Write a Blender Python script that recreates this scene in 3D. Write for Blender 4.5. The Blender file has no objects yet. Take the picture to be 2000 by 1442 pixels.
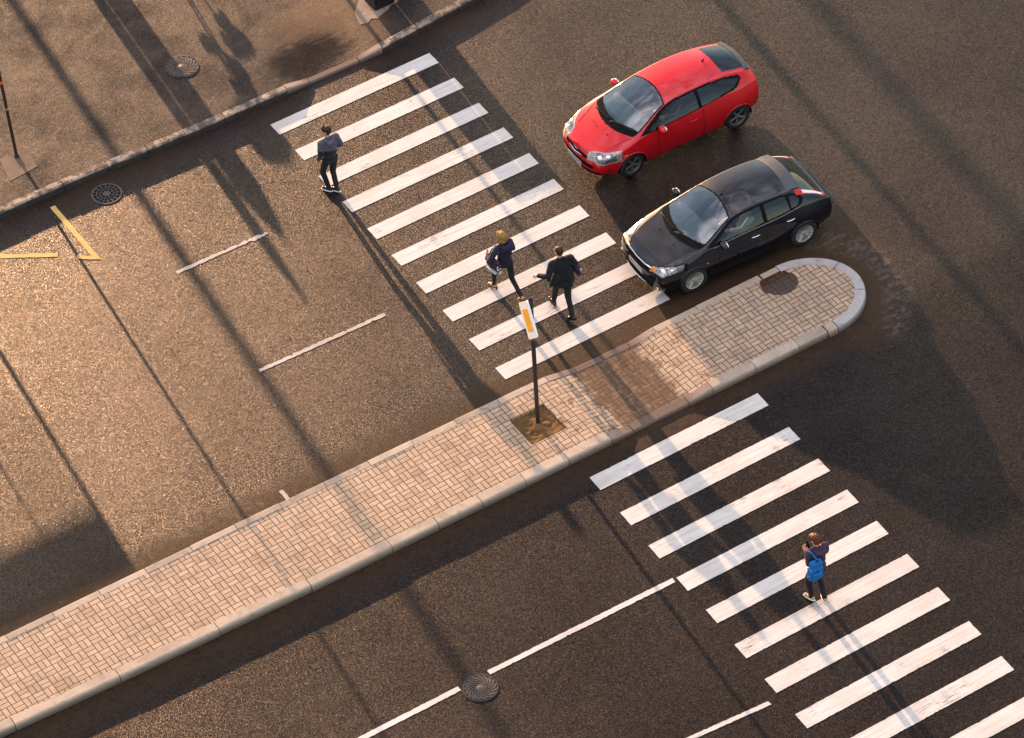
import bpy, bmesh, math, random
import numpy as np
from mathutils import Vector, Matrix, Quaternion

random.seed(7)
S = bpy.context.scene
COL = S.collection

# ------------------------------------------------------------------ camera
# world: X runs along the road, -Y runs across it towards the viewer, Z is up
def W(u, v, z=0.0):
    return Vector((u, -v, z))

cam_d = bpy.data.cameras.new('camera')
cam = bpy.data.objects.new('camera', cam_d)
COL.objects.link(cam)
S.camera = cam
_r = Vector((0.8392785, -0.54170407, -0.0465649))
_u = Vector((0.40897985, 0.57256448, 0.71056696))
_f = Vector((0.3582556, 0.61540768, -0.70208711))
cam.matrix_world = Matrix(((_r.x, _u.x, -_f.x, -28.65486577),
                           (_r.y, _u.y, -_f.y, -61.52101209),
                           (_r.z, _u.z, -_f.z, 59.64813924),
                           (0, 0, 0, 1)))
cam_d.sensor_width = 36.0
cam_d.lens = 8284.967 / 2000 * 36.0
cam_d.clip_start = 1.0
cam_d.clip_end = 1500.0

# ------------------------------------------------------------------ light
SUN_EL = math.radians(8.9)
SUN_DU = 0.105                       # sideways lean of the shadows per metre
sun_vec = Vector((SUN_DU, 1.0, 0)).normalized() * math.cos(SUN_EL) + Vector((0, 0, math.sin(SUN_EL)))
sun_d = bpy.data.lights.new('sun', 'SUN')
sun_d.energy = 5.0
sun_d.angle = math.radians(0.5)
sun_d.color = (1.0, 0.60, 0.325)
sun = bpy.data.objects.new('sun', sun_d)
COL.objects.link(sun)
sun.rotation_euler = (-sun_vec).to_track_quat('-Z', 'Y').to_euler()
sun.location = sun_vec * 120

world = bpy.data.worlds.new('World')
S.world = world
world.use_nodes = True
wt = world.node_tree
wt.nodes.clear()
wo = wt.nodes.new('ShaderNodeOutputWorld')
bg = wt.nodes.new('ShaderNodeBackground')
sky = wt.nodes.new('ShaderNodeTexSky')
sky.sky_type = 'NISHITA'
sky.sun_disc = False
sky.sun_elevation = SUN_EL
sky.sun_rotation = math.atan2(SUN_DU, 1.0)
sky.air_density = 1.0
sky.dust_density = 0.6
sky.ozone_density = 1.0
# broken cloud in the sky: mirrored by paint and glass, and brightened as fill light
tc = wt.nodes.new('ShaderNodeTexCoord')
mp = wt.nodes.new('ShaderNodeMapping')
mp.inputs['Scale'].default_value = (1.0, 1.0, 1.6)
nz = wt.nodes.new('ShaderNodeTexNoise')
nz.inputs['Scale'].default_value = 5.5
nz.inputs['Detail'].default_value = 7
nz.inputs['Roughness'].default_value = 0.6
nz.inputs['Distortion'].default_value = 0.5
rp = wt.nodes.new('ShaderNodeValToRGB')
rp.color_ramp.elements[0].position = 0.40
rp.color_ramp.elements[0].color = (0.12, 0.12, 0.12, 1)
rp.color_ramp.elements[1].position = 0.68
rp.color_ramp.elements[1].color = (0.9, 0.9, 0.9, 1)
mx = wt.nodes.new('ShaderNodeMixRGB')
mx.inputs['Color2'].default_value = (15.2, 13.9, 14.8, 1)
wt.links.new(tc.outputs['Generated'], mp.inputs['Vector'])
wt.links.new(mp.outputs['Vector'], nz.inputs['Vector'])
wt.links.new(nz.outputs['Fac'], rp.inputs['Fac'])
# added weighting gathers the cloud overhead to shape the fill light
sx = wt.nodes.new('ShaderNodeSeparateXYZ')
mr = wt.nodes.new('ShaderNodeMapRange')
mr.interpolation_type = 'SMOOTHSTEP'
mr.inputs['From Min'].default_value = 0.15
mr.inputs['From Max'].default_value = 0.80
mr.inputs['To Min'].default_value = 0.12
mr.inputs['To Max'].default_value = 1.0
ab = wt.nodes.new('ShaderNodeMath')
ab.operation = 'ABSOLUTE'
md = wt.nodes.new('ShaderNodeMath')
md.operation = 'MULTIPLY_ADD'
md.inputs[1].default_value = -0.8
ml = wt.nodes.new('ShaderNodeMath')
ml.operation = 'MULTIPLY'
wt.links.new(tc.outputs['Generated'], sx.inputs[0])
wt.links.new(sx.outputs['Y'], ab.inputs[0])
wt.links.new(ab.outputs[0], md.inputs[0])
wt.links.new(sx.outputs['Z'], md.inputs[2])
wt.links.new(md.outputs[0], mr.inputs['Value'])
wt.links.new(rp.outputs['Color'], ml.inputs[0])
wt.links.new(mr.outputs['Result'], ml.inputs[1])
wt.links.new(ml.outputs[0], mx.inputs['Fac'])
wt.links.new(sky.outputs['Color'], mx.inputs['Color1'])
wt.links.new(mx.outputs['Color'], bg.inputs['Color'])
bg.inputs['Strength'].default_value = 0.108
wt.links.new(bg.outputs['Background'], wo.inputs['Surface'])

S.view_settings.view_transform = 'Standard'
S.view_settings.look = 'None'
S.view_settings.gamma = 1.0
S.view_settings.exposure = 1.55
S.render.engine = 'CYCLES'
S.cycles.max_bounces = 7
S.cycles.diffuse_bounces = 3
S.cycles.glossy_bounces = 4
S.cycles.transparent_max_bounces = 12
S.cycles.caustics_reflective = False
S.cycles.caustics_refractive = False
S.cycles.sample_clamp_indirect = 6.0

# ------------------------------------------------------------------ node helper
class NT:
    def __init__(self, name):
        self.m = bpy.data.materials.new(name)
        self.m.use_nodes = True
        self.t = self.m.node_tree
        self.t.nodes.clear()
        self.out = self.t.nodes.new('ShaderNodeOutputMaterial')
    def node(self, kind, **kw):
        n = self.t.nodes.new('ShaderNode' + kind)
        for k, v in kw.items():
            setattr(n, k, v)
        return n
    def put(self, sock, v):
        if v is None:
            return
        if isinstance(v, bpy.types.NodeSocket):
            self.t.links.new(v, sock)
        elif isinstance(v, (tuple, list)):
            v = tuple(v)
            if sock.type == 'RGBA' and len(v) == 3:
                v = v + (1,)
            sock.default_value = v
        else:
            if sock.type == 'RGBA':
                sock.default_value = (v, v, v, 1)
            elif sock.type == 'VECTOR':
                sock.default_value = (v, v, v)
            else:
                sock.default_value = v
    def math(self, op, a, b=None, c=None, clamp=False):
        n = self.node('Math', operation=op, use_clamp=clamp)
        self.put(n.inputs[0], a)
        self.put(n.inputs[1], b)
        self.put(n.inputs[2], c)
        return n.outputs[0]
    def vmath(self, op, a, b=None, scale=None):
        n = self.node('VectorMath', operation=op)
        self.put(n.inputs[0], a)
        self.put(n.inputs[1], b)
        if scale is not None:
            self.put(n.inputs['Scale'], scale)
        return n.outputs[0]
    def ramp(self, x, a, b, lo=0.0, hi=1.0, smooth=True):
        n = self.node('MapRange', interpolation_type='SMOOTHSTEP' if smooth else 'LINEAR')
        n.clamp = True
        self.put(n.inputs['Value'], x)
        n.inputs['From Min'].default_value = a
        n.inputs['From Max'].default_value = b
        n.inputs['To Min'].default_value = lo
        n.inputs['To Max'].default_value = hi
        return n.outputs['Result']
    def mix(self, f, a, b, mode='MIX'):
        n = self.node('MixRGB', blend_type=mode)
        self.put(n.inputs[0], f)
        self.put(n.inputs[1], a)
        self.put(n.inputs[2], b)
        return n.outputs[0]
    def pos(self):
        return self.node('NewGeometry').outputs['Position']
    def objpos(self):
        return self.node('TexCoord').outputs['Object']
    def sep(self, v):
        n = self.node('SeparateXYZ')
        self.put(n.inputs[0], v)
        return n.outputs
    def comb(self, x, y, z=0.0):
        n = self.node('CombineXYZ')
        for i, q in enumerate((x, y, z)):
            self.put(n.inputs[i], q)
        return n.outputs[0]
    def noise(self, vec, scale, detail=4, rough=0.55, dist=0.0):
        n = self.node('TexNoise')
        self.put(n.inputs['Vector'], vec)
        n.inputs['Scale'].default_value = scale
        n.inputs['Detail'].default_value = detail
        n.inputs['Roughness'].default_value = rough
        n.inputs['Distortion'].default_value = dist
        return n.outputs['Fac']
    def vor(self, vec, scale, feature='F1'):
        n = self.node('TexVoronoi', feature=feature)
        self.put(n.inputs['Vector'], vec)
        n.inputs['Scale'].default_value = scale
        return n.outputs
    def bump(self, h, strength=0.3, dist=0.01, normal=None):
        n = self.node('Bump')
        n.inputs['Strength'].default_value = strength
        n.inputs['Distance'].default_value = dist
        self.put(n.inputs['Height'], h)
        self.put(n.inputs['Normal'], normal)
        return n.outputs['Normal']
    def bsdf(self, color, rough=0.5, metal=0.0, spec=0.5, normal=None, **kw):
        n = self.node('BsdfPrincipled')
        self.put(n.inputs['Base Color'], color)
        self.put(n.inputs['Roughness'], rough)
        self.put(n.inputs['Metallic'], metal)
        self.put(n.inputs['Specular IOR Level'], spec)
        self.put(n.inputs['Normal'], normal)
        for k, v in kw.items():
            self.put(n.inputs[k], v)
        return n.outputs[0]
    def done(self, shader):
        self.t.links.new(shader, self.out.inputs['Surface'])
        return self.m

def facet_normal(t, vec, scales):
    """small stones, each a facet with a lean of its own"""
    g = t.node('NewGeometry').outputs['Normal']
    acc = None
    for sc, k in scales:
        c = t.vor(vec, sc)['Color']
        s = t.sep(c)
        v = t.comb(t.math('MULTIPLY', t.math('SUBTRACT', s[0], 0.5), k),
                   t.math('MULTIPLY', t.math('SUBTRACT', s[1], 0.5), k), 0.0)
        acc = v if acc is None else t.vmath('ADD', acc, v)
    return t.vmath('NORMALIZE', t.vmath('ADD', g, acc))

def pebble_normal(t, vec, sc, lo, hi, k2=0.0, sc2=90.0):
    """rounded stones: every facet leans between lo and hi, in any direction"""
    g = t.node('NewGeometry').outputs['Normal']
    s = t.sep(t.vor(vec, sc)['Color'])
    a = t.math('MULTIPLY', s[0], 2 * math.pi)
    r = t.math('ADD', t.math('MULTIPLY', s[1], hi - lo), lo)
    x = t.math('MULTIPLY', r, t.math('COSINE', a))
    y = t.math('MULTIPLY', r, t.math('SINE', a))
    z = t.math('SUBTRACT', t.math('SQRT', t.math('SUBTRACT', 1.0, t.math('MULTIPLY', r, r))), 1.0)
    v = t.comb(x, y, z)
    if k2:
        q = t.sep(t.vor(vec, sc2)['Color'])
        v = t.vmath('ADD', v, t.comb(t.math('MULTIPLY', t.math('SUBTRACT', q[0], 0.5), k2), t.math('MULTIPLY', t.math('SUBTRACT', q[1], 0.5), k2), 0.0))
    return t.vmath('NORMALIZE', t.vmath('ADD', g, v))

def simple(name, color, rough=0.5, metal=0.0, spec=0.5, var=0.12, nscale=9.0, bump=0.0, bscale=120.0, **kw):
    t = NT(name)
    p = t.objpos()
    n = t.noise(p, nscale, 5, 0.6)
    f = t.ramp(n, 0.25, 0.75, 1 - var, 1 + var)
    c = t.vmath('MULTIPLY', tuple(color[:3]), f) if False else t.mix(1.0, tuple(color) , t.comb(f, f, f), 'MULTIPLY')
    nm = t.bump(t.noise(p, bscale, 3), bump, 0.01) if bump else None
    return t.done(t.bsdf(c, rough, metal, spec, nm, **kw))

# ------------------------------------------------------------------ ground materials
def mat_road():
    t = NT('asphalt')
    p = t.pos()
    s = t.sep(p)
    u = s[0]
    v = t.math('MULTIPLY', s[1], -1.0)
    big = t.noise(p, 0.35, 5, 0.6)
    mid = t.noise(p, 2.2, 5, 0.65)
    st = t.vor(p, 40.0)['Color']
    stv = t.sep(st)
    c = t.mix(t.ramp(mid, 0.3, 0.7), (0.0062, 0.0059, 0.0076), (0.0097, 0.0088, 0.0102))
    c = t.mix(t.ramp(big, 0.35, 0.7), c, t.mix(0.5, c, (0.005, 0.005, 0.006)))
    # single paler and rustier stones
    c = t.mix(t.math('MULTIPLY', t.math('POWER', stv[2], 5.0), 0.4), c, (0.040, 0.030, 0.022))
    c = t.mix(t.math('MULTIPLY', t.math('POWER', stv[0], 6.0), 0.5), c, (0.040, 0.019, 0.012))
    # tyre-polished lanes
    lanes = t.noise(t.comb(t.math('MULTIPLY', u, 0.05), t.math('MULTIPLY', v, 1.1)), 1.0, 3, 0.5)
    c = t.mix(t.ramp(lanes, 0.5, 0.72, 0, 0.35), c, (0.012, 0.012, 0.013))
    # brown sand swept against the island
    wob = t.math('MULTIPLY', t.math('SUBTRACT', t.noise(p, 1.3, 5, 0.7), 0.5), 0.8)
    dv = t.math('ADD', v, wob)
    sand = t.math('MULTIPLY', t.ramp(dv, 9.0, 9.8), t.ramp(v, 11.0, 10.9))
    sand = t.math('MULTIPLY', sand, t.ramp(u, 10.5, 9.0))
    # round the tip and along the near kerb
    du = t.math('SUBTRACT', u, 7.7)
    dd = t.math('SUBTRACT', v, 11.05)
    tip = t.math('SQRT', t.math('ADD', t.math('MULTIPLY', du, du), t.math('MULTIPLY', dd, dd)))
    ring = t.math('MULTIPLY', t.ramp(t.math('ADD', tip, wob), 2.25, 1.5), t.ramp(u, 7.0, 8.0))
    low = t.math('MULTIPLY', t.ramp(dv, 13.1, 12.2), t.ramp(v, 11.9, 12.0))
    low = t.math('MULTIPLY', low, t.ramp(u, 9.5, 8.2))
    gut = t.math('MULTIPLY', t.ramp(dv, 0.3, -0.4), t.ramp(t.noise(p, 0.8, 4), 0.4, 0.6, 0.1, 0.6))
    dirt = t.math('MAXIMUM', t.math('MAXIMUM', sand, ring), t.math('MAXIMUM', t.math('MULTIPLY', low, 0.8), gut))
    dirt = t.math('MULTIPLY', dirt, t.ramp(t.noise(p, 5.5, 6, 0.75), 0.32, 0.62, 0.35, 1.0))
    c = t.mix(t.math('MULTIPLY', dirt, 0.85), c, t.mix(t.noise(p, 14, 5, 0.7), (0.020, 0.012, 0.008), (0.075, 0.042, 0.019)))
    # pale dried salt in the outer rim of the dirt, in broken flecks
    fl = t.noise(t.comb(t.math('MULTIPLY', u, 2.2), t.math('MULTIPLY', v, 4.2)), 1.6, 8, 0.78)
    rim = t.math('MULTIPLY', t.ramp(tip, 1.4, 1.75), t.ramp(tip, 2.35, 1.95))
    rim = t.math('MULTIPLY', rim, t.ramp(u, 8.2, 8.8))
    rimv = t.math('MULTIPLY', t.math('MULTIPLY', t.ramp(v, 12.35, 12.6), t.ramp(v, 13.05, 12.75)), t.math('MULTIPLY', t.ramp(u, -6.0, -1.0), t.ramp(u, 8.8, 8.0)))
    fleck = t.math('MAXIMUM', t.math('MULTIPLY', rim, t.ramp(fl, 0.47, 0.60)), t.math('MULTIPLY', rimv, t.ramp(fl, 0.60, 0.68, 0, 0.75)))
    c = t.mix(t.math('MULTIPLY', fleck, 0.55), c, (0.12, 0.095, 0.078))
    # oil-dark blotches
    oil = t.ramp(t.noise(p, 0.9, 4, 0.7, 0.6), 0.64, 0.74, 0, 0.55)
    c = t.mix(oil, c, (0.010, 0.009, 0.009))
    # litter: pinpoint white specks
    sp = t.vor(p, 1.7)
    spk = t.ramp(sp['Distance'], 0.012, 0.006)
    c = t.mix(spk, c, (0.75, 0.72, 0.68))
    nrm = pebble_normal(t, p, 290.0, 0.215, 0.385, 0.0)
    nsm = t.node('NewGeometry').outputs['Normal']
    mixn = t.node('Mix', data_type='VECTOR')
    t.put(mixn.inputs['Factor'], t.math('MULTIPLY', dirt, 0.55))
    t.put(mixn.inputs[4], nrm)
    t.put(mixn.inputs[5], nsm)
    rough = t.mix(t.math('MULTIPLY', dirt, 0.8), t.ramp(stv[1], 0, 1, 0.25, 0.36, smooth=False), 0.75)
    spec = t.mix(dirt, t.math('MULTIPLY', t.math('MULTIPLY', t.ramp(stv[2], 0.1, 1.0, 0.12, 0.31), t.ramp(t.noise(p, 22, 3, 0.7), 0.3, 0.7, 0.85, 1.15)), t.math('MULTIPLY', t.ramp(big, 0.3, 0.7, 1.2, 0.8), t.ramp(v, 11.4, 12.6, 1.0, 0.42))), 0.15)
    tint = t.mix(0.4, (1.0, 0.58, 0.38), t.mix(0.45, st, (1.0, 0.52, 0.32)))
    return t.done(t.bsdf(c, rough, 0, spec, mixn.outputs[1], **{'Specular Tint': tint}))

def mat_sidewalk():
    t = NT('old_pavement_asphalt')
    p = t.pos()
    s = t.sep(p)
    u = s[0]
    v = t.math('MULTIPLY', s[1], -1.0)
    big = t.noise(p, 0.8, 6, 0.65, 0.4)
    mid = t.noise(p, 3.5, 5, 0.7)
    st = t.vor(p, 42.0)['Color']
    stv = t.sep(st)
    c = t.mix(t.ramp(big, 0.35, 0.65), (0.015, 0.0130, 0.0145), (0.050, 0.033, 0.027))
    c = t.mix(t.ramp(mid, 0.4, 0.72, 0, 0.6), c, (0.022, 0.019, 0.019))
    c = t.mix(t.math('MULTIPLY', t.math('POWER', stv[2], 5.0), 0.4), c, (0.12, 0.09, 0.07))
    # a sandy wash towards the concrete pad
    d = t.vmath('DISTANCE', p, (4.6, 2.3, 0.15)) if False else None
    dx = t.math('SUBTRACT', u, 4.3)
    dy = t.math('SUBTRACT', v, -2.0)
    r2 = t.math('SQRT', t.math('ADD', t.math('MULTIPLY', dx, dx), t.math('MULTIPLY', t.math('MULTIPLY', dy, dy), 1.4)))
    c = t.mix(t.math('MULTIPLY', t.ramp(t.math('ADD', r2, t.math('MULTIPLY', mid, 0.8)), 2.3, 0.8), 0.75), c, (0.13, 0.075, 0.040))
    # dark patch behind the dropped kerb with a frayed edge
    wr = t.math('MULTIPLY', t.math('SUBTRACT', t.noise(t.comb(t.math('MULTIPLY', u, 1.2), t.math('MULTIPLY', v, 3.5)), 2.4, 7, 0.7), 0.5), 1.7)
    ex = t.math('DIVIDE', t.math('SUBTRACT', u, 3.35), 1.05)
    ey = t.math('DIVIDE', t.math('SUBTRACT', v, -1.35), 0.62)
    er = t.math('ADD', t.math('SQRT', t.math('ADD', t.math('MULTIPLY', ex, ex), t.math('MULTIPLY', ey, ey))), wr)
    c = t.mix(t.ramp(er, 1.25, 0.55, 0, 0.85), c, (0.010, 0.009, 0.010))
    nrm = pebble_normal(t, p, 300.0, 0.08, 0.40, 0.0)
    nrm = t.bump(t.noise(p, 3.0, 5, 0.6), 0.25, 0.03, nrm)
    return t.done(t.bsdf(c, t.ramp(stv[1], 0, 1, 0.42, 0.62), 0, t.math('MULTIPLY', t.ramp(er, 1.3, 0.5, 0.105, 0.035), t.ramp(big, 0.32, 0.68, 0.55, 1.3)), nrm, **{'Specular Tint': (1.0, 0.78, 0.64, 1)}))

def mat_paving():
    t = NT('basketweave_pavers')
    p = t.pos()
    s = t.sep(p)
    B = 0.22
    u = t.math('DIVIDE', t.math('ADD', s[0], 100.05), B)
    v = t.math('DIVIDE', t.math('ADD', t.math('MULTIPLY', s[1], -1.0), 0.02), B)
    cu, cv = t.math('FLOOR', u), t.math('FLOOR', v)
    fu, fv = t.math('FRACT', u), t.math('FRACT', v)
    par = t.math('MODULO', t.math('ADD', cu, cv), 2.0)
    def sel(a, b):
        return t.math('ADD', t.math('MULTIPLY', par, a), t.math('MULTIPLY', t.math('SUBTRACT', 1.0, par), b))
    a, o = sel(fu, fv), sel(fv, fu)
    half = t.math('GREATER_THAN', a, 0.5)
    d1 = t.math('MINIMUM', a, t.math('SUBTRACT', 1.0, a))
    d2 = t.math('ABSOLUTE', t.math('SUBTRACT', a, 0.5))
    d3 = t.math('MINIMUM', o, t.math('SUBTRACT', 1.0, o))
    d = t.math('MINIMUM', t.math('MINIMUM', d1, d2), d3)
    wn = t.node('TexWhiteNoise')
    t.put(wn.inputs['Vector'], t.comb(cu, cv, half))
    rnd = wn.outputs['Value']
    big = t.noise(p, 0.7, 5, 0.6)
    mid = t.noise(p, 5.0, 6, 0.7)
    c = t.mix(rnd, (0.37, 0.250, 0.165), (0.47, 0.328, 0.224))
    wn2 = t.node('TexWhiteNoise')
    t.put(wn2.inputs['Vector'], t.comb(cv, half, cu))
    c = t.mix(t.math('MULTIPLY', t.math('GREATER_THAN', wn2.outputs['Value'], 0.9), 0.5), c, (0.31, 0.23, 0.17))
    c = t.mix(t.ramp(big, 0.4, 0.75, 0, 0.35), c, (0.33, 0.232, 0.158))
    c = t.mix(t.ramp(mid, 0.45, 0.75, 0, 0.45), c, (0.20, 0.132, 0.082))
    # mud trodden into the lowered part
    uu = s[0]
    vv = t.math('MULTIPLY', s[1], -1.0)
    wb = t.math('MULTIPLY', t.math('SUBTRACT', t.noise(p, 3.2, 7, 0.75), 0.5), 0.9)
    mud = t.math('MULTIPLY', t.ramp(t.math('ADD', uu, wb), 2.55, 2.75), t.ramp(t.math('ADD', uu, wb), 4.25, 4.0))
    c = t.mix(t.math('MULTIPLY', mud, t.ramp(t.noise(p, 6.0, 6, 0.75), 0.3, 0.58, 0.68, 1.0)), c, (0.088, 0.047, 0.023))
    blot = t.math('MULTIPLY', t.ramp(t.noise(p, 4.2, 6, 0.75, 0.5), 0.54, 0.6), t.math('MULTIPLY', t.ramp(uu, 0.9, 1.5), t.ramp(uu, 5.6, 4.7)))
    c = t.mix(t.math('MULTIPLY', blot, 0.72), c, (0.115, 0.068, 0.032))
    damp = t.math('MULTIPLY', t.ramp(t.noise(p, 1.1, 6, 0.7), 0.56, 0.63), 0.32)
    c = t.mix(damp, c, (0.15, 0.10, 0.065))
    j = t.ramp(d, 0.050, 0.024)
    c = t.mix(j, c, (0.062, 0.034, 0.018))
    h = t.math('ADD', t.math('MULTIPLY', t.ramp(d, 0.02, 0.07), 1.0), t.math('MULTIPLY', t.noise(p, 60, 3), 0.12))
    return t.done(t.bsdf(c, 0.8, 0, 0.3, t.bump(h, 0.6, 0.006)))

def mat_kerb(name, base, dark, stain, foot_dark=(0.13, 0.78)):
    t = NT(name)
    p = t.pos()
    n = t.noise(p, 1.5, 7, 0.7, 0.3)
    m = t.noise(p, 9.0, 5, 0.7)
    c = t.mix(t.ramp(n, 0.35, 0.65), base, dark)
    c = t.mix(t.ramp(t.noise(p, 4.3, 7, 0.75), 0.56 if stain < 0.8 else 0.47, 0.64 if stain < 0.8 else 0.53, 0, stain), c, tuple(x * 0.35 for x in dark))
    c = t.mix(t.ramp(m, 0.45, 0.8, 0, 0.3), c, tuple(x * 0.55 for x in dark))
    # darker low on the face
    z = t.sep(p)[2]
    g = t.ramp(t.math('ADD', z, t.math('MULTIPLY', t.math('SUBTRACT', n, 0.5), 0.12)), foot_dark[0], 0.02 if foot_dark[1] < 0.8 else 0.09, 0, foot_dark[1])
    c = t.mix(g, c, (0.045, 0.029, 0.020) if foot_dark[1] < 0.8 else (0.016, 0.012, 0.011))
    return t.done(t.bsdf(c, 0.78, 0, 0.35, t.bump(t.noise(p, 45, 4), 0.3, 0.006)))

def mat_paint(name, color, worn=0.5):
    t = NT(name)
    p = t.pos()
    s = t.sep(p)
    st = t.noise(t.comb(t.math('MULTIPLY', s[0], 0.55), t.math('MULTIPLY', s[1], 9.0), 0), 1.6, 7, 0.68, 0.2)
    big = t.noise(p, 0.9, 4, 0.6)
    c = t.mix(t.ramp(st, 0.40, 0.70, 0, 0.75), color, tuple(x * y for x, y in zip(color, (0.74, 0.66, 0.57))))
    c = t.mix(t.ramp(big, 0.42, 0.66, 0, 0.5), c, tuple(x * y for x, y in zip(color, (0.72, 0.68, 0.64))))
    sc = t.math('ADD', t.math('MULTIPLY', t.noise(t.comb(t.math('MULTIPLY', s[0], 2.2), t.math('MULTIPLY', s[1], 22.0), 0), 1.5, 8, 0.75), 0.6), t.math('MULTIPLY', t.noise(p, 1.25, 3), 0.5))
    c = t.mix(t.ramp(sc, 0.645 - 0.03 * worn, 0.70, 0, 0.85), c, (0.09, 0.075, 0.066))
    pit = t.noise(p, 38.0, 3, 0.6)
    c = t.mix(t.ramp(pit, 0.62, 0.72, 0, 0.28 * worn), c, (0.2, 0.16, 0.13))
    nrm = t.bump(t.noise(p, 55.0, 3), 0.35, 0.006)
    return t.done(t.bsdf(c, 0.6, 0, 0.4, nrm))

M = {}
M['road'] = mat_road()
M['sidewalk'] = mat_sidewalk()
M['paving'] = mat_paving()
M['kerb'] = mat_kerb('island_kerb_concrete', (0.42, 0.325, 0.245), (0.33, 0.25, 0.185), 0.40)
M['kerb_b'] = mat_kerb('island_kerb_concrete_b', (0.36, 0.28, 0.215), (0.26, 0.20, 0.155), 0.55)
M['kerb_c'] = mat_kerb('island_kerb_concrete_c', (0.46, 0.36, 0.28), (0.37, 0.285, 0.215), 0.3)
M['kerb_tip'] = mat_kerb('tip_kerb_granite', (0.42, 0.375, 0.36), (0.31, 0.275, 0.26), 0.3)
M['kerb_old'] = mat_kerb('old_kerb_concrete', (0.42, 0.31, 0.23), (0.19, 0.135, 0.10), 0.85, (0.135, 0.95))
M['kerb_pink'] = mat_kerb('pink_granite', (0.34, 0.235, 0.185), (0.25, 0.17, 0.135), 0.2)
M['white'] = mat_paint('white_thermoplastic', (0.58, 0.535, 0.495), 0.9)
M['white_worn'] = mat_paint('worn_white_line', (0.44, 0.385, 0.33), 2.4)
M['yellow'] = mat_paint('yellow_line', (0.56, 0.35, 0.095), 1.0)
M['sand'] = simple('sandy_earth', (0.125, 0.062, 0.022), 0.9, 0, 0.2, 0.35, 5.0, 0.6, 30.0)
M['pad'] = mat_kerb('crumbling_concrete', (0.30, 0.225, 0.17), (0.18, 0.13, 0.095), 0.6)
M['pad_brown'] = mat_kerb('dirty_concrete', (0.16, 0.105, 0.07), (0.09, 0.058, 0.04), 0.5)
M['iron'] = simple('cast_iron', (0.028, 0.022, 0.020), 0.55, 0.4, 0.5, 0.4, 14.0, 0.3, 60.0)
M['iron_grey'] = simple('worn_cast_iron', (0.075, 0.058, 0.05), 0.5, 0.5, 0.5, 0.3, 14.0, 0.3, 60.0)
M['pit_black'] = simple('dark_drain', (0.012, 0.011, 0.011), 0.9, 0, 0.1)
M['steel'] = simple('dull_galvanised_steel', (0.115, 0.10, 0.095), 0.42, 0.55, 0.5, 0.25, 6.0)
M['post_dark'] = simple('dark_painted_steel', (0.035, 0.028, 0.026), 0.4, 0.2, 0.5, 0.2, 8.0)
M['sign_white'] = simple('white_sign_sheet', (0.78, 0.77, 0.76), 0.35, 0, 0.5, 0.03)
M['sign_yellow'] = simple('amber_sign_sheet', (0.80, 0.36, 0.008), 0.35, 0, 0.5, 0.04)
M['cabinet'] = simple('black_cabinet', (0.010, 0.010, 0.012), 0.5, 0, 0.4, 0.2)
M['orange_band'] = simple('orange_band', (0.75, 0.12, 0.02), 0.5)
M['ochre_band'] = simple('ochre_band', (0.45, 0.28, 0.07), 0.5)
M['grey_metal'] = simple('grey_metal', (0.22, 0.22, 0.22), 0.45, 0.4)

def mat_puddle():
    t = NT('standing_water')
    tr = t.node('BsdfTransparent')
    t.put(tr.inputs['Color'], (0.36, 0.275, 0.17))
    gl = t.node('BsdfGlossy')
    gl.inputs['Roughness'].default_value = 0.22
    fr = t.node('Fresnel')
    fr.inputs['IOR'].default_value = 1.33
    mx = t.node('MixShader')
    t.put(mx.inputs[0], t.math('MULTIPLY', fr.outputs[0], 0.35))
    t.t.links.new(tr.outputs[0], mx.inputs[1])
    t.t.links.new(gl.outputs[0], mx.inputs[2])
    return t.done(mx.outputs[0])
M['puddle'] = mat_puddle()

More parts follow.
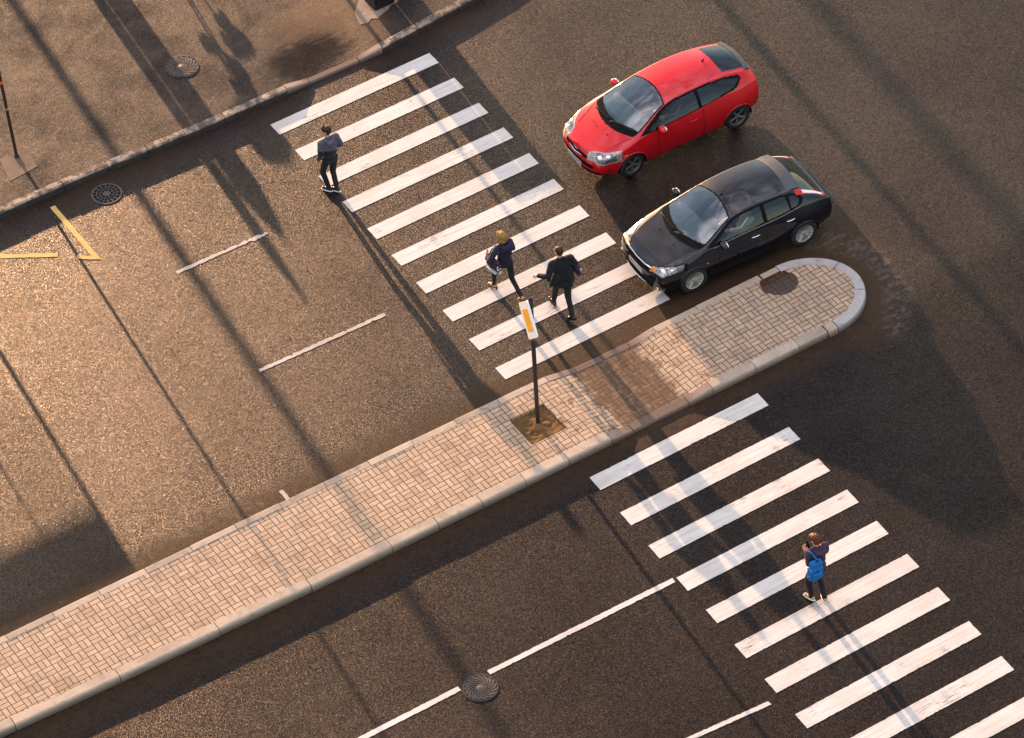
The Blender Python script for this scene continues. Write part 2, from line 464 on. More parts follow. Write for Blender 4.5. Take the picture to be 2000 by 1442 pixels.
# ------------------------------------------------------------------ mesh helper
class MB:
    def __init__(self):
        self.v, self.f, self.mi = [], [], []
        self.cur = 0
    def add(self, vs, fs):
        o = len(self.v)
        self.v += [tuple(x) for x in vs]
        self.f += [tuple(i + o for i in q) for q in fs]
        self.mi += [self.cur] * len(fs)
    def box(self, c, s, rot=None):
        hx, hy, hz = s[0] / 2, s[1] / 2, s[2] / 2
        vs = [Vector((x, y, z)) for x in (-hx, hx) for y in (-hy, hy) for z in (-hz, hz)]
        if rot is not None:
            vs = [rot @ q for q in vs]
        vs = [q + Vector(c) for q in vs]
        self.add(vs, [(0, 1, 3, 2), (4, 6, 7, 5), (0, 4, 5, 1), (2, 3, 7, 6), (0, 2, 6, 4), (1, 5, 7, 3)])
    def tube(self, pts, r, n=10, cap=True):
        pts = [Vector(q) for q in pts]
        rs = r if isinstance(r, (list, tuple)) else [r] * len(pts)
        rings = []
        prev = None
        for i, q in enumerate(pts):
            d = (pts[min(i + 1, len(pts) - 1)] - pts[max(i - 1, 0)]).normalized()
            if prev is None:
                a = d.orthogonal().normalized()
            else:
                a = (prev - d * prev.dot(d))
                a = a.normalized() if a.length > 1e-6 else d.orthogonal().normalized()
            prev = a
            b = d.cross(a)
            rings.append([q + (a * math.cos(k * 2 * math.pi / n) + b * math.sin(k * 2 * math.pi / n)) * rs[i] for k in range(n)])
        vs = [x for g in rings for x in g]
        fs = []
        for i in range(len(pts) - 1):
            for k in range(n):
                k2 = (k + 1) % n
                fs.append((i * n + k, i * n + k2, (i + 1) * n + k2, (i + 1) * n + k))
        if cap:
            fs.append(tuple(range(n - 1, -1, -1)))
            fs.append(tuple((len(pts) - 1) * n + k for k in range(n)))
        self.add(vs, fs)
    def lathe(self, prof, n=32, axis='z', c=(0, 0, 0), closed=False):
        """prof: list of (radius, height)"""
        vs = []
        for r, h in prof:
            for k in range(n):
                a = 2 * math.pi * k / n
                x, y = r * math.cos(a), r * math.sin(a)
                q = {'z': (x, y, h), 'y': (x, h, y), 'x': (h, x, y)}[axis]
                vs.append((q[0] + c[0], q[1] + c[1], q[2] + c[2]))
        fs = []
        m = len(prof)
        for i in range(m if closed else m - 1):
            i2 = (i + 1) % m
            for k in range(n):
                k2 = (k + 1) % n
                fs.append((i * n + k, i * n + k2, i2 * n + k2, i2 * n + k))
        self.add(vs, fs)
    def prism(self, poly, z0, z1):
        n = len(poly)
        vs = [(x, y, z0) for x, y in poly] + [(x, y, z1) for x, y in poly]
        fs = [tuple(range(n - 1, -1, -1)), tuple(range(n, 2 * n))]
        fs += [(i, (i + 1) % n, n + (i + 1) % n, n + i) for i in range(n)]
        self.add(vs, fs)
    def ell(self, c, r, rot=None, nu=16, nv=10):
        vs, fs = [], []
        for i in range(nv + 1):
            th = math.pi * i / nv
            for k in range(nu):
                ph = 2 * math.pi * k / nu
                q = Vector((r[0] * math.sin(th) * math.cos(ph), r[1] * math.sin(th) * math.sin(ph), r[2] * math.cos(th)))
                if rot is not None:
                    q = rot @ q
                vs.append(q + Vector(c))
        for i in range(nv):
            for k in range(nu):
                k2 = (k + 1) % nu
                fs.append((i * nu + k, (i + 1) * nu + k, (i + 1) * nu + k2, i * nu + k2))
        self.add(vs, fs)
    def cap(self, a, ra, b, rb=None, n=12):
        """tapered capsule"""
        rb = ra if rb is None else rb
        a, b = Vector(a), Vector(b)
        d = (b - a)
        L = d.length
        d = d.normalized() if L > 1e-9 else Vector((0, 0, 1))
        pts, rs = [], []
        for k in range(4):
            th = math.pi / 2 * (1 - k / 3.0)
            pts.append(a - d * (ra * math.sin(th)))
            rs.append(max(ra * math.cos(th), ra * 0.05))
        m = max(1, int(L / 0.08))
        for k in range(1, m):
            pts.append(a + d * (L * k / m))
            rs.append(ra + (rb - ra) * k / m)
        for k in range(4):
            th = math.pi / 2 * (k / 3.0)
            pts.append(b + d * (rb * math.sin(th)))
            rs.append(max(rb * math.cos(th), rb * 0.05))
        self.tube(pts, rs, n)
    def build(self, name, mats, parent=None, smooth=False, weld=False, auto=None, loc=None):
        me = bpy.data.meshes.new(name)
        me.from_pydata([tuple(q) for q in self.v], [], self.f)
        if not isinstance(mats, (list, tuple)):
            mats = [mats]
        for m in mats:
            me.materials.append(m)
        if len(mats) > 1:
            me.polygons.foreach_set('material_index', self.mi)
        bm = bmesh.new()
        bm.from_mesh(me)
        if weld:
            bmesh.ops.remove_doubles(bm, verts=bm.verts, dist=1e-4)
            bmesh.ops.dissolve_degenerate(bm, edges=bm.edges, dist=1e-6)
        if not getattr(self, 'keep', False):
            bmesh.ops.recalc_face_normals(bm, faces=bm.faces)
        bm.to_mesh(me)
        bm.free()
        if smooth:
            me.polygons.foreach_set('use_smooth', [True] * len(me.polygons))
            if auto:
                me.set_sharp_from_angle(angle=math.radians(auto))
        me.update()
        o = bpy.data.objects.new(name, me)
        COL.objects.link(o)
        if parent is not None:
            o.parent = parent
        if loc is not None:
            o.location = loc
        return o

def tag(o, label=None, cat=None, group=None, kind=None):
    if label:
        o['label'] = label
    if cat:
        o['category'] = cat
    if group:
        o['group'] = group
    if kind:
        o['kind'] = kind
    return o

def empty(name, loc=(0, 0, 0), rz=0.0, label=None, cat=None, group=None):
    o = bpy.data.objects.new(name, None)
    o.empty_display_size = 0.2
    COL.objects.link(o)
    o.location = loc
    o.rotation_euler = (0, 0, rz)
    return tag(o, label, cat, group)

def structure(mb, name, mat, label=None, **kw):
    return tag(mb.build(name, mat, **kw), label=label, kind='structure')
# ------------------------------------------------------------------ roads and pavements
def lerp_tab(tab, x):
    if x <= tab[0][0]:
        return tab[0][1]
    for (a, b), (c, d) in zip(tab, tab[1:]):
        if x <= c:
            return b + (d - b) * (x - a) / (c - a)
    return tab[-1][1]

mb = MB()
mb.add([W(-160, -140), W(160, -140), W(160, 160), W(-160, 160)], [(0, 3, 2, 1)])
structure(mb, 'road', M['road'], 'dark worn asphalt carriageway under everything')

# far pavement (top left): kerb front edge as a function of u
SWK = [(-60, -0.95), (-12, -0.86), (-4.5, -0.82), (-2.3, -0.79), (0.4, -0.67), (2.4, -0.66), (4.8, -0.63), (5.9, -0.74), (6.8, -0.83),
       (7.8, -0.97), (9.5, -1.4), (12, -2.4), (15, -4.2), (18, -7.0), (21, -11), (24, -17)]
def swk(u):
    return lerp_tab(SWK, u)
def drop(u):                      # 0 = full kerb, 1 = dropped
    return lerp_tab([(2.42, 0), (2.98, 1), (4.22, 1), (4.8, 0)], u)
KZ = 0.15
KW = 0.145
us = sorted(set([-60, -40, -25] + [round(-20 + 0.5 * i, 3) for i in range(88)] + [2.42, 2.6, 2.8, 2.98, 3.3, 3.6, 3.9, 4.22, 4.4, 4.6, 4.8]))
offs = [0, 0.15, 0.3, 0.5, 0.75, 1.0, 1.35, 1.8, 2.6, 4, 8, 20, 60]
mb = MB()
vs = []
for u in us:
    if u > 24:
        continue
    for o in offs:
        fall = max(0.0, 1 - o / 1.6)
        fall = fall * fall * (3 - 2 * fall)
        z = KZ - 0.006 - (KZ - 0.03) * drop(u) * fall
        vs.append(W(u, swk(u) - KW - o, z))
nu = len([u for u in us if u <= 24])
no = len(offs)
mb.add(vs, [(i * no + j, (i + 1) * no + j, (i + 1) * no + j + 1, i * no + j + 1) for i in range(nu - 1) for j in range(no - 1)])
structure(mb, 'pavement', M['sidewalk'], 'mottled brown asphalt footway beyond the far kerb', smooth=True)

def stone(mb, path, zf, w, inward, face_out=0.03, cham=0.013, bury=-0.05):
    """one kerb stone swept along path [(u,v)], inward = list of unit (u,v)"""
    prof = []
    for (u, v), n in zip(path, inward):
        z = zf(u)
        q = [(-face_out, bury), (-face_out * 0.35, max(z - cham - 0.004, 0.004)), (cham * 0.9, z), (w - 0.006, z), (w, z - 0.006), (w, bury)]
        prof.append([W(u + n[0] * a, v + n[1] * a, h) for a, h in q])
    k = len(prof[0])
    vs = [x for r in prof for x in r]
    fs = []
    for i in range(len(prof) - 1):
        for j in range(k):
            j2 = (j + 1) % k
            fs.append((i * k + j, i * k + j2, (i + 1) * k + j2, (i + 1) * k + j))
    fs.append(tuple(range(k)))
    fs.append(tuple((len(prof) - 1) * k + j for j in range(k - 1, -1, -1)))
    mb.add(vs, fs)

# old kerb of the pavement
rng = random.Random(3)
mb = MB()
joints = [-60, -50, -40, -30, -22, -18, -16, -14, -12, -10, -8, -6.3, -4.15, -3.0, -1.95, -1.0, -0.1, 0.85, 2.4, 2.98, 4.22, 4.8, 5.8, 6.85, 7.9, 8.95, 10, 11, 12, 13, 14, 15, 16, 17, 18, 19, 20, 21, 22, 23, 24]
for a, b in zip(joints, joints[1:]):
    mb.cur = 1 if 2.3 < a < 4.3 else 0
    n = max(2, int((b - a) / 0.25))
    dz = rng.uniform(-0.006, 0.006)
    dv = rng.uniform(-0.008, 0.008)
    path, inn = [], []
    for i in range(n + 1):
        u = a + 0.007 + (b - a - 0.014) * i / n
        path.append((u, swk(u) + dv))
        s = (swk(u + 0.05) - swk(u - 0.05)) / 0.1
        l = math.hypot(1, s)
        inn.append((s / l, -1 / l))
    stone(mb, path, lambda u: KZ + dz - (KZ - 0.045) * drop(u), KW, inn, 0.075 if not mb.cur else 0.05, 0.015)
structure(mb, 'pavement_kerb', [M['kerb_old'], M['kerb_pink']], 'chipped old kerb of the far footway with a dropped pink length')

# traffic island
UP = [(-60, 9.45), (-16, 9.70), (-10.1, 9.79), (-4.4, 9.84), (1.4, 9.91), (4.7, 10.0), (7.7, 10.0)]
LO = [(-60, 11.0), (-16, 11.62), (-11.2, 11.85), (-8.6, 11.95), (-4.6, 12.06), (0.2, 12.10), (7.7, 12.14)]
def vup(u):
    return lerp_tab(UP, u)
def vlo(u):
    return lerp_tab(LO, u)
def zi(u):
    return 0.15 - 0.115 * lerp_tab([(2.12, 0), (2.78, 1), (4.05, 1), (4.66, 0)], u)
TC = (7.7, 11.07)
TA, TB = 1.22, 1.07
def wi(lo):
    return 0.20 if lo else 0.155
pit = (0.88, 1.69, 10.55, 11.38)
us = sorted(set([-60, -40, -25, -20] + [round(-16 + 0.5 * i, 3) for i in range(48)] + [7.7, pit[0], pit[1], 2.12, 2.3, 2.5, 2.65, 2.78, 3.4, 4.05, 4.25, 4.45, 4.66]))
us = [u for u in us if u <= 7.7]
mb = MB()
vs, fs = [], []
for u in us:
    a, b = vup(u) + 0.150, vlo(u) - 0.195
    for v in (a, pit[2], pit[3], b):
        vs.append(W(u, v, zi(u) - 0.006))
for i in range(len(us) - 1):
    for j in range(3):
        if j == 1 and pit[0] - 1e-6 <= us[i] < pit[1] - 1e-6:
            continue
        fs.append((i * 4 + j, i * 4 + j + 1, (i + 1) * 4 + j + 1, (i + 1) * 4 + j))
mb.add(vs, fs)
arc = [W(TC[0] + (TA - 0.19) * math.cos(t), TC[1] + (TB - 0.175) * math.sin(t), 0.144) for t in [math.pi * (-0.5 + k / 32) for k in range(33)]]
arc[0] = W(7.7, vup(7.7) + 0.150, 0.144)
arc[-1] = W(7.7, vlo(7.7) - 0.195, 0.144)
mb.add(arc, [tuple(range(len(arc) - 1, -1, -1))])
# walls of the pit
mb.add([W(pit[0], pit[2], 0.144), W(pit[1], pit[2], 0.144), W(pit[1], pit[3], 0.144), W(pit[0], pit[3], 0.144),
        W(pit[0], pit[2], 0.0), W(pit[1], pit[2], 0.0), W(pit[1], pit[3], 0.0), W(pit[0], pit[3], 0.0)],
       [(0, 1, 5, 4), (1, 2, 6, 5), (2, 3, 7, 6), (3, 0, 4, 7)])
structure(mb, 'traffic_island', M['paving'], 'long traffic island of beige basket-weave paving with a rounded end')

mb = MB()
def straight(edge, joints, sign, w):
    for a, b in zip(joints, joints[1:]):
        n = max(2, int((b - a) / 0.12))
        dz, dv = rng.uniform(-0.005, 0.005), rng.uniform(-0.006, 0.006)
        mb.cur = 2 if (2.05 < a < 4.5) else rng.choice((0, 0, 3, 4))
        g0 = 0.05 if abs(a - 7.25) < 0.01 and sign > 0 else 0.007
        path, inn = [], []
        for i in range(n + 1):
            u = a + g0 + (b - a - g0 - 0.007) * i / n
            path.append((u, edge(u) + dv))
            s = (edge(u + 0.05) - edge(u - 0.05)) / 0.1
            l = math.hypot(1, s)
            inn.append((-s / l * sign, sign / l))
        stone(mb, path, lambda u: zi(u) + dz, w, inn, 0.02 if sign > 0 else 0.06)
ju = [-60, -50, -40, -30, -22, -18, -16] + [-15 + i for i in range(17)] + [2.12, 2.78, 3.4, 4.05, 4.66, 5.7, 6.5, 7.25, 7.7]
jl = [-60, -50, -40, -30, -22, -18, -15.2, -13.1, -10.9, -8.72, -6.6, -4.6, -2.8, -1.75, -0.75, 0.25, 1.25, 2.26, 2.78, 4.1, 4.66, 5.7, 6.75, 7.45]
straight(vup, ju, 1, 0.155)
straight(vlo, jl, -1, 0.20)
mb.cur = 1
for t0, t1 in ((-0.5, -0.13), (-0.13, 0.16), (0.16, 0.5)):
    path, inn = [], []
    for k in range(15):
        t = math.pi * (t0 + 0.003 + (t1 - t0 - 0.006) * k / 14)
        path.append((TC[0] + TA * math.cos(t), TC[1] + TB * math.sin(t)))
        nx, ny = math.cos(t) / TA, math.sin(t) / TB
        l = math.hypot(nx, ny)
        inn.append((-nx / l, -ny / l))
    stone(mb, path, lambda u: 0.152, 0.19, inn, 0.06)
mb.cur = 0
path, inn = [], []
for k in range(3):
    path.append((7.47 + 0.22 * k / 2, vlo(7.5)))
    inn.append((0, -1))
stone(mb, path, lambda u: 0.146, 0.2, inn, 0.08)
structure(mb, 'island_kerb', [M['kerb'], M['kerb_tip'], M['kerb_pink'], M['kerb_b'], M['kerb_c']], 'pale kerb stones round the traffic island')

# earth in the square pit, heaped round the post
mb = MB()
n = 40
rr = random.Random(5)
import mathutils.noise as mnoise
vs = []
for i in range(n + 1):
    for j in range(n + 1):
        u = pit[0] + (pit[1] - pit[0]) * i / n
        v = pit[2] + (pit[3] - pit[2]) * j / n
        q = mnoise.noise(Vector((u * 5, v * 5, 0))) * 0.022 + mnoise.noise(Vector((u * 14, v * 14, 3))) * 0.013 + mnoise.noise(Vector((u * 33, v * 33, 3))) * 0.005
        d = math.hypot(u - 1.32, v - 10.91)
        z = 0.082 + q + 0.05 * math.exp(-(d / 0.16) ** 2) + 0.03 * (v - 10.55)
        # curved rut beside the post
        dr = abs(math.hypot(u - 1.47, v - 11.0) - 0.10)
        if u > 1.36:
            z -= 0.03 * math.exp(-(dr / 0.025) ** 2)
        dr = abs(math.hypot((u - 1.12) * 0.7, v - 11.12) - 0.05)
        z -= 0.025 * math.exp(-(dr / 0.03) ** 2)
        vs.append(W(u, v, min(z, 0.15)))
mb.add(vs, [(i * (n + 1) + j, (i + 1) * (n + 1) + j, (i + 1) * (n + 1) + j + 1, i * (n + 1) + j + 1) for i in range(n) for j in range(n)])
structure(mb, 'earth_pit', M['sand'], 'square of sandy earth round the sign post', smooth=True)

# puddle on the island
mb = MB()
pts = []
for k in range(48):
    t = 2 * math.pi * k / 48
    r = 1 + 0.16 * mnoise.noise(Vector((math.cos(t) * 1.6, math.sin(t) * 1.6, 0.4))) + 0.07 * mnoise.noise(Vector((math.cos(t) * 5, math.sin(t) * 5, 7)))
    pts.append((7.50 + 0.40 * r * math.cos(t), 10.43 + 0.34 * r * math.sin(t)))
mb.add([W(u, max(v, vup(7.5) + 0.157), 0.1485) for u, v in pts], [tuple(range(47, -1, -1))])
structure(mb, 'puddle', M['puddle'], 'dark shallow puddle on the island paving')

# ------------------------------------------------------------------ painted markings
def marking(name, corners, mat, label, jit=0.006, seed=1, z0=0.001, z1=0.005, chip=0.0):
    """corners in (u,v), outlined with a slightly ragged edge"""
    r = random.Random(seed)
    poly = []
    m = len(corners)
    for i in range(m):
        a, b = Vector(corners[i]), Vector(corners[(i + 1) % m])
        L = (b - a).length
        k = max(1, int(L / 0.05))
        nrm = Vector((-(b - a).y, (b - a).x)).normalized()
        for q in range(k):
            t = q / k
            o = r.uniform(-jit, jit) if q else 0
            if q and chip and r.random() < 0.06:
                o += chip * r.uniform(0.5, 1.5)
            p = a + (b - a) * t + nrm * o
            poly.append((p.x, -p.y))
    mb = MB()
    mb.prism(poly, z0, z1)
    return structure(mb, name, mat, label)

UPPER = [(1.596, 5.608, 0.0), (1.603, 5.609, 1.01), (1.592, 5.594, 2.015), (1.584, 5.595, 2.995), (1.572, 5.59, 4.0), (1.565, 5.57, 4.985),
         (1.542, 5.555, 5.98), (1.545, 5.543, 6.995), (1.533, 5.53, 8.017), (1.518, 5.50, 9.02)]
LOWER = [(1.38, 5.38, 12.65), (1.342, 5.342, 13.775), (1.30, 5.31, 14.81), (1.267, 5.27, 15.81), (1.255, 5.243, 16.81), (1.193, 5.206, 17.84),
         (1.16, 5.167, 18.86), (1.123, 5.125, 19.885), (1.095, 5.085, 20.93), (1.06, 5.06, 21.97), (1.02, 5.03, 23.0)]
ordn = ['first', 'second', 'third', 'fourth', 'fifth', 'sixth', 'seventh', 'eighth', 'ninth', 'tenth', 'eleventh']
for i, (a, b, v) in enumerate(UPPER):
    marking('zebra_stripe', [(a, v), (b, v), (b - 0.008, v + 0.395), (a, v + 0.395)], M['white'],
            '%s white zebra stripe from the far kerb on the upper crossing' % ordn[i], 0.0022, i + 1, chip=0.004)['group'] = 'zebra stripes of the upper crossing'
for i, (a, b, v) in enumerate(LOWER):
    marking('zebra_stripe', [(a, v), (b, v), (b - 0.012, v + 0.405), (a - 0.012, v + 0.405)], M['white'],
            '%s white zebra stripe from the island on the lower crossing' % ordn[i], 0.003, i + 31, chip=0.008)['group'] = 'zebra stripes of the lower crossing'
marking('lane_line', [(-2.32, 2.79), (-0.95, 2.83), (-0.95, 2.91), (-2.33, 2.88)], M['white_worn'], 'short worn white lane dash nearest the far kerb', 0.010, 61, chip=0.03)
marking('lane_line', [(-0.95, 2.83), (-0.18, 2.86), (-0.18, 2.94), (-0.95, 2.91)], M['white_worn'], 'faded end of the lane dash nearest the far kerb', 0.03, 62, chip=0.05)
marking('lane_line', [(-2.38, 6.28), (0.53, 6.36), (0.53, 6.45), (-2.39, 6.37)], M['white_worn'], 'white lane dash in the middle of the upper road', 0.010, 63, chip=0.03)
marking('lane_line', [(-3.77, 9.44), (-3.69, 9.45), (-3.69, 9.74), (-3.79, 9.76)], M['white_worn'], 'small white tick at the foot of the island kerb', 0.01, 64)
marking('lane_line', [(-5.9, 15.71), (-3.61, 15.72), (-3.61, 15.84), (-5.9, 15.83)], M['white'], 'white lane line left of the manhole on the lower road', 0.006, 65, chip=0.012)
marking('lane_line', [(-2.95, 15.71), (1.2, 15.77), (1.19, 15.89), (-2.95, 15.82)], M['white'], 'long white lane line from the manhole to the lower crossing', 0.006, 66, chip=0.012)
marking('lane_line', [(-3.2, 19.0), (0.9, 19.34), (0.91, 19.44), (-3.2, 19.1)], M['white'], 'white lane line leaving the bottom edge', 0.006, 67, chip=0.012)
marking('lane_line', [(-16, 15.70), (-6.0, 15.70), (-6.0, 15.82), (-16, 15.82)], M['white'], 'white lane line beyond the bottom edge', 0.012, 68)
marking('bus_stop_marking', [(-3.51, -0.46), (-3.40, -0.46), (-3.40, 1.60), (-3.52, 1.38)], M['yellow'], 'yellow zigzag stroke running out from the far kerb', 0.006, 69, chip=0.01)
marking('bus_stop_marking', [(-3.53, 1.36), (-3.43, 1.56), (-3.80, 1.27), (-3.74, 1.15)], M['yellow'], 'short yellow stub at the point of the zigzag', 0.006, 70, z1=0.006, chip=0.01)
marking('bus_stop_marking', [(-4.05, 0.87), (-4.10, 0.97), (-6.5, -1.5 + 0.9), (-6.4, -0.7)], M['yellow'], 'yellow zigzag stroke slanting back to the kerb', 0.006, 71, chip=0.01)

# ------------------------------------------------------------------ manhole covers
def fan_cover(loc, R, label, rot=0.0):
    t = empty('manhole_cover', loc, rot, label, 'manhole cover')
    mb = MB()
    mb.lathe([(R * 1.06, -0.02), (R * 1.06, 0.010), (R * 1.0, 0.012), (R * 0.97, 0.004), (R * 0.97, -0.02)], 48)
    mb.build('frame', M['iron'], t, True, auto=40)
    mb = MB()
    mb.lathe([(0.001, 0.0035), (R * 0.965, 0.0035)], 48)
    mb.build('plate', M['iron'], t)
    mb = MB()
    n = 17
    for k in range(n):
        a0 = 2 * math.pi * k / n
        L, Rr = [], []
        for q in range(9):
            s = q / 8
            r = R * (0.36 + 0.57 * s)
            a = a0 + 0.85 * s ** 1.2
            wdt = R * (0.028 + 0.035 * s)
            d = Vector((-math.sin(a + 0.75), math.cos(a + 0.75)))
            c = Vector((r * math.cos(a), r * math.sin(a)))
            L.append(c + d * wdt)
            Rr.append(c - d * wdt)
        vs = [(p.x, p.y, h) for h in (0.002, 0.014) for p in L + Rr]
        m = len(L)
        fs = []
        for q in range(m - 1):
            fs.append((2 * m + q, 2 * m + q + 1, 3 * m + q + 1, 3 * m + q))
            fs.append((q, q + 1, 2 * m + q + 1, 2 * m + q))
            fs.append((m + q + 1, m + q, 3 * m + q, 3 * m + q + 1))
        fs += [(0, 2 * m, 3 * m, m), (m - 1, 2 * m - 1, 4 * m - 1, 3 * m - 1)]
        mb.add(vs, fs)
    o = mb.build('rib', M['iron_grey'], t)
    o['kind'] = 'stuff'
    o.name = 'fan_ribs'
    mb = MB()
    mb.lathe([(0.001, 0.012), (R * 0.22, 0.012), (R * 0.25, 0.006), (R * 0.27, 0.014), (R * 0.32, 0.014), (R * 0.34, 0.002)], 32)
    mb.build('boss', M['iron_grey'], t, True, auto=35)
    return t
fan_cover(W(0.92, -2.62, 0.147), 0.355, 'round iron cover with curved fan ribs in the brown footway', 0.3)
fan_cover(W(-3.28, 16.0, 0.0), 0.32, 'round iron fan-ribbed cover between two white lane lines', 1.1)

t = empty('drain_grate', W(-2.33, -0.13, 0.0), 0, 'round storm drain grate in the gutter beside the far kerb', 'drain grate')
R = 0.30
mb = MB()
mb.lathe([(0.001, 0.003), (R * 0.98, 0.003)], 40)
mb.build('well', M['pit_black'], t)
mb = MB()
mb.lathe([(R * 1.1, -0.02), (R * 1.1, 0.009), (R * 0.96, 0.012), (R * 0.96, -0.01)], 40)
mb.build('frame', M['iron_grey'], t, True, auto=40)
mb = MB()
for r0, r1 in ((0.70, 0.755), (0.45, 0.50), (0.0, 0.27)):
    mb.lathe([(max(R * r0, 0.001), 0.004), (max(R * r0, 0.001), 0.014), (R * r1, 0.014), (R * r1, 0.004)], 36)
for k in range(16):
    a = 2 * math.pi * k / 16
    q = Matrix.Rotation(a, 3, 'Z')
    r0 = 0.46 if k % 2 else 0.24
    mb.box(q @ Vector((R * (r0 + 0.98) / 2, 0, 0.0085)), (R * (0.98 - r0), 0.016, 0.0098), q)
mb.build('grille', M['iron_grey'], t, False)

# ------------------------------------------------------------------ posts
t = empty('road_sign', W(1.32, 10.91, 0.08), 0, 'main road sign, amber square on white, on a dark post in the island', 'road sign')
H = 3.40
mb = MB()
mb.tube([(0, 0, 0), (0, 0, H)], 0.044, 20, cap=False)
mb.tube([(0, 0, H), (0, 0, H - 0.25)], 0.036, 16, cap=False)
mb.lathe([(0.044, H), (0.036, H)], 20)
mb.build('pole', M['post_dark'], t, True, auto=50)
for a, b in ((1.05, 1.02), (0.25, 0.21), (0.75, 0.71)):
    mb = MB()
    mb.tube([(0, 0, H - a), (0, 0, H - b)], 0.049, 16)
    mb.build('clamp', M['grey_metal'], t, True, auto=40)
# plate: local frame with a = across, b = up, n = facing normal
acr = W(-0.218, 0.986, 0).normalized()      # from the far corner to the near corner
nrm = W(-0.976, -0.215, 0).normalized()
up = Vector((0, 0, 1))
def rounded_diamond(half, rad, k=6):
    pts = []
    c = half - rad * math.sqrt(2)
    for q in range(4):
        a0 = math.pi / 2 * q
        for s in range(k + 1):
            a = a0 + (-0.25 + 0.5 * s / k) * math.pi
            pts.append((c * math.cos(a0) + rad * math.cos(a), c * math.sin(a0) + rad * math.sin(a)))
    return pts
def plate(mb, half, rad, d0, d1, z):
    pts = rounded_diamond(half, rad)
    n = len(pts)
    base = nrm * 0.052
    vs = [base + acr * x + up * (y + z) + nrm * d for d in (d0, d1) for x, y in pts]
    fs = [tuple(range(n)), tuple(range(2 * n - 1, n - 1, -1))] + [(i, (i + 1) % n, n + (i + 1) % n, n + i) for i in range(n)]
    mb.add(vs, fs)
zc = H - 0.51
mb = MB()
plate(mb, 0.525, 0.05, 0.0, 0.03, zc)
sp = mb.build('sign_plate', M['sign_white'], t)
mb = MB()
plate(mb, 0.31, 0.012, 0.03, 0.034, zc)
mb.build('amber_square', M['sign_yellow'], sp)

t = empty('sign_post', W(-3.385, -2.15, 0.15), 0, 'slim dark post with an orange band at the left edge of the footway', 'post')
H2 = 4.0
t.rotation_euler = (0, math.radians(-1.7), 0)
mb = MB()
mb.tube([(0, 0, 0), (0, 0, H2)], 0.034, 16)
mb.tube([(0, 0, 0), (0, 0, 0.05)], 0.06, 16)
mb.build('pole', M['post_dark'], t, True, auto=40)
mb = MB()
mb.tube([(0, 0, 2.07), (0, 0, 2.15)], 0.037, 16)
mb.build('band', M['orange_band'], t, True, auto=40)
mb = MB()
mb.tube([(0, 0, 1.34), (0, 0, 1.385)], 0.037, 16)
mb.build('band', M['ochre_band'], t, True, auto=40)
mb = MB()
mb.box((0.02, 0.02, H2 - 0.28), (0.03, 0.42, 0.5))
mb.build('sign_plate', M['grey_metal'], t)

mb = MB()
mb.prism([(-3.72, 2.30), (-3.87, 1.53), (-3.17, 1.61), (-3.10, 2.20)], 0.10, 0.149)
structure(mb, 'concrete_pad', M['pad_brown'], 'square concrete footing under the slim post')
mb = MB()
poly = [(4.86, -4.2), (5.26, -2.9), (5.2, -2.26), (4.92, -1.98), (4.86, -1.80), (4.80, -1.55), (4.97, -1.50), (5.11, -1.58), (5.22, -1.50), (5.33, -1.56), (5.55, -1.62), (5.68, -1.72), (5.9, -1.74), (6.0, -4.2)]
mb.prism([(u, -v) for u, v in poly], 0.10, 0.151)
structure(mb, 'concrete_pad', M['pad'], 'broken pale concrete round the foot of the black cabinet')

def cabinet(loc, size, label):
    t = empty('street_cabinet', loc, 0, label, 'street cabinet', 'black street cabinets on the far footway')
    w, d, h = size
    mb = MB()
    mb.box((0, 0, h / 2), (w, d, h))
    mb.build('housing', M['cabinet'], t)
    mb = MB()
    mb.box((0, 0, h + 0.02), (w + 0.05, d + 0.05, 0.04))
    mb.build('lid', M['cabinet'], t)
    mb = MB()
    mb.box((0, -d / 2 - 0.006, h / 2), (w - 0.08, 0.012, h - 0.12))
    dr = mb.build('door', M['cabinet'], t)
    mb = MB()
    mb.box((w * 0.32, -d / 2 - 0.02, h * 0.55), (0.03, 0.02, 0.1))
    mb.build('handle', M['grey_metal'], dr)
cabinet(W(5.56, -1.99, 0.155), (0.50, 0.50, 0.90), 'black street cabinet standing on broken concrete at the top edge')
# ------------------------------------------------------------------ cars
def mat_carpaint(name, col, flake=0.0, rough=0.4, spec=0.05):
    t = NT(name)
    p = t.objpos()
    dust = t.ramp(t.noise(p, 2.5, 5, 0.65), 0.4, 0.8, 0.0, 0.04)
    c = t.mix(dust, col, tuple(0.5 * x + 0.06 for x in col))
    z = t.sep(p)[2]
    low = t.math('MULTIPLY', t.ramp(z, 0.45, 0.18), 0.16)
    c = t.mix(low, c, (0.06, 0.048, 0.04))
    r = t.ramp(t.noise(p, 6, 4), 0.3, 0.8, 0.03, 0.09)
    return t.done(t.bsdf(c, rough, flake, spec, None, **{'Coat Weight': 1.0, 'Coat Roughness': r}))

def mat_glass(name, tint, refl=1.0):
    t = NT(name)
    tr = t.node('BsdfTransparent')
    t.put(tr.inputs['Color'], tint)
    gl = t.node('BsdfGlossy')
    gl.inputs['Roughness'].default_value = 0.02
    t.put(gl.inputs['Color'], (0.95, 0.98, 1.0))
    fr = t.node('Fresnel')
    fr.inputs['IOR'].default_value = 1.52
    f = t.math('MULTIPLY', fr.outputs[0], 1.7 * refl, clamp=True)
    mx = t.node('MixShader')
    t.put(mx.inputs[0], f)
    t.t.links.new(tr.outputs[0], mx.inputs[1])
    t.t.links.new(gl.outputs[0], mx.inputs[2])
    return t.done(mx.outputs[0])

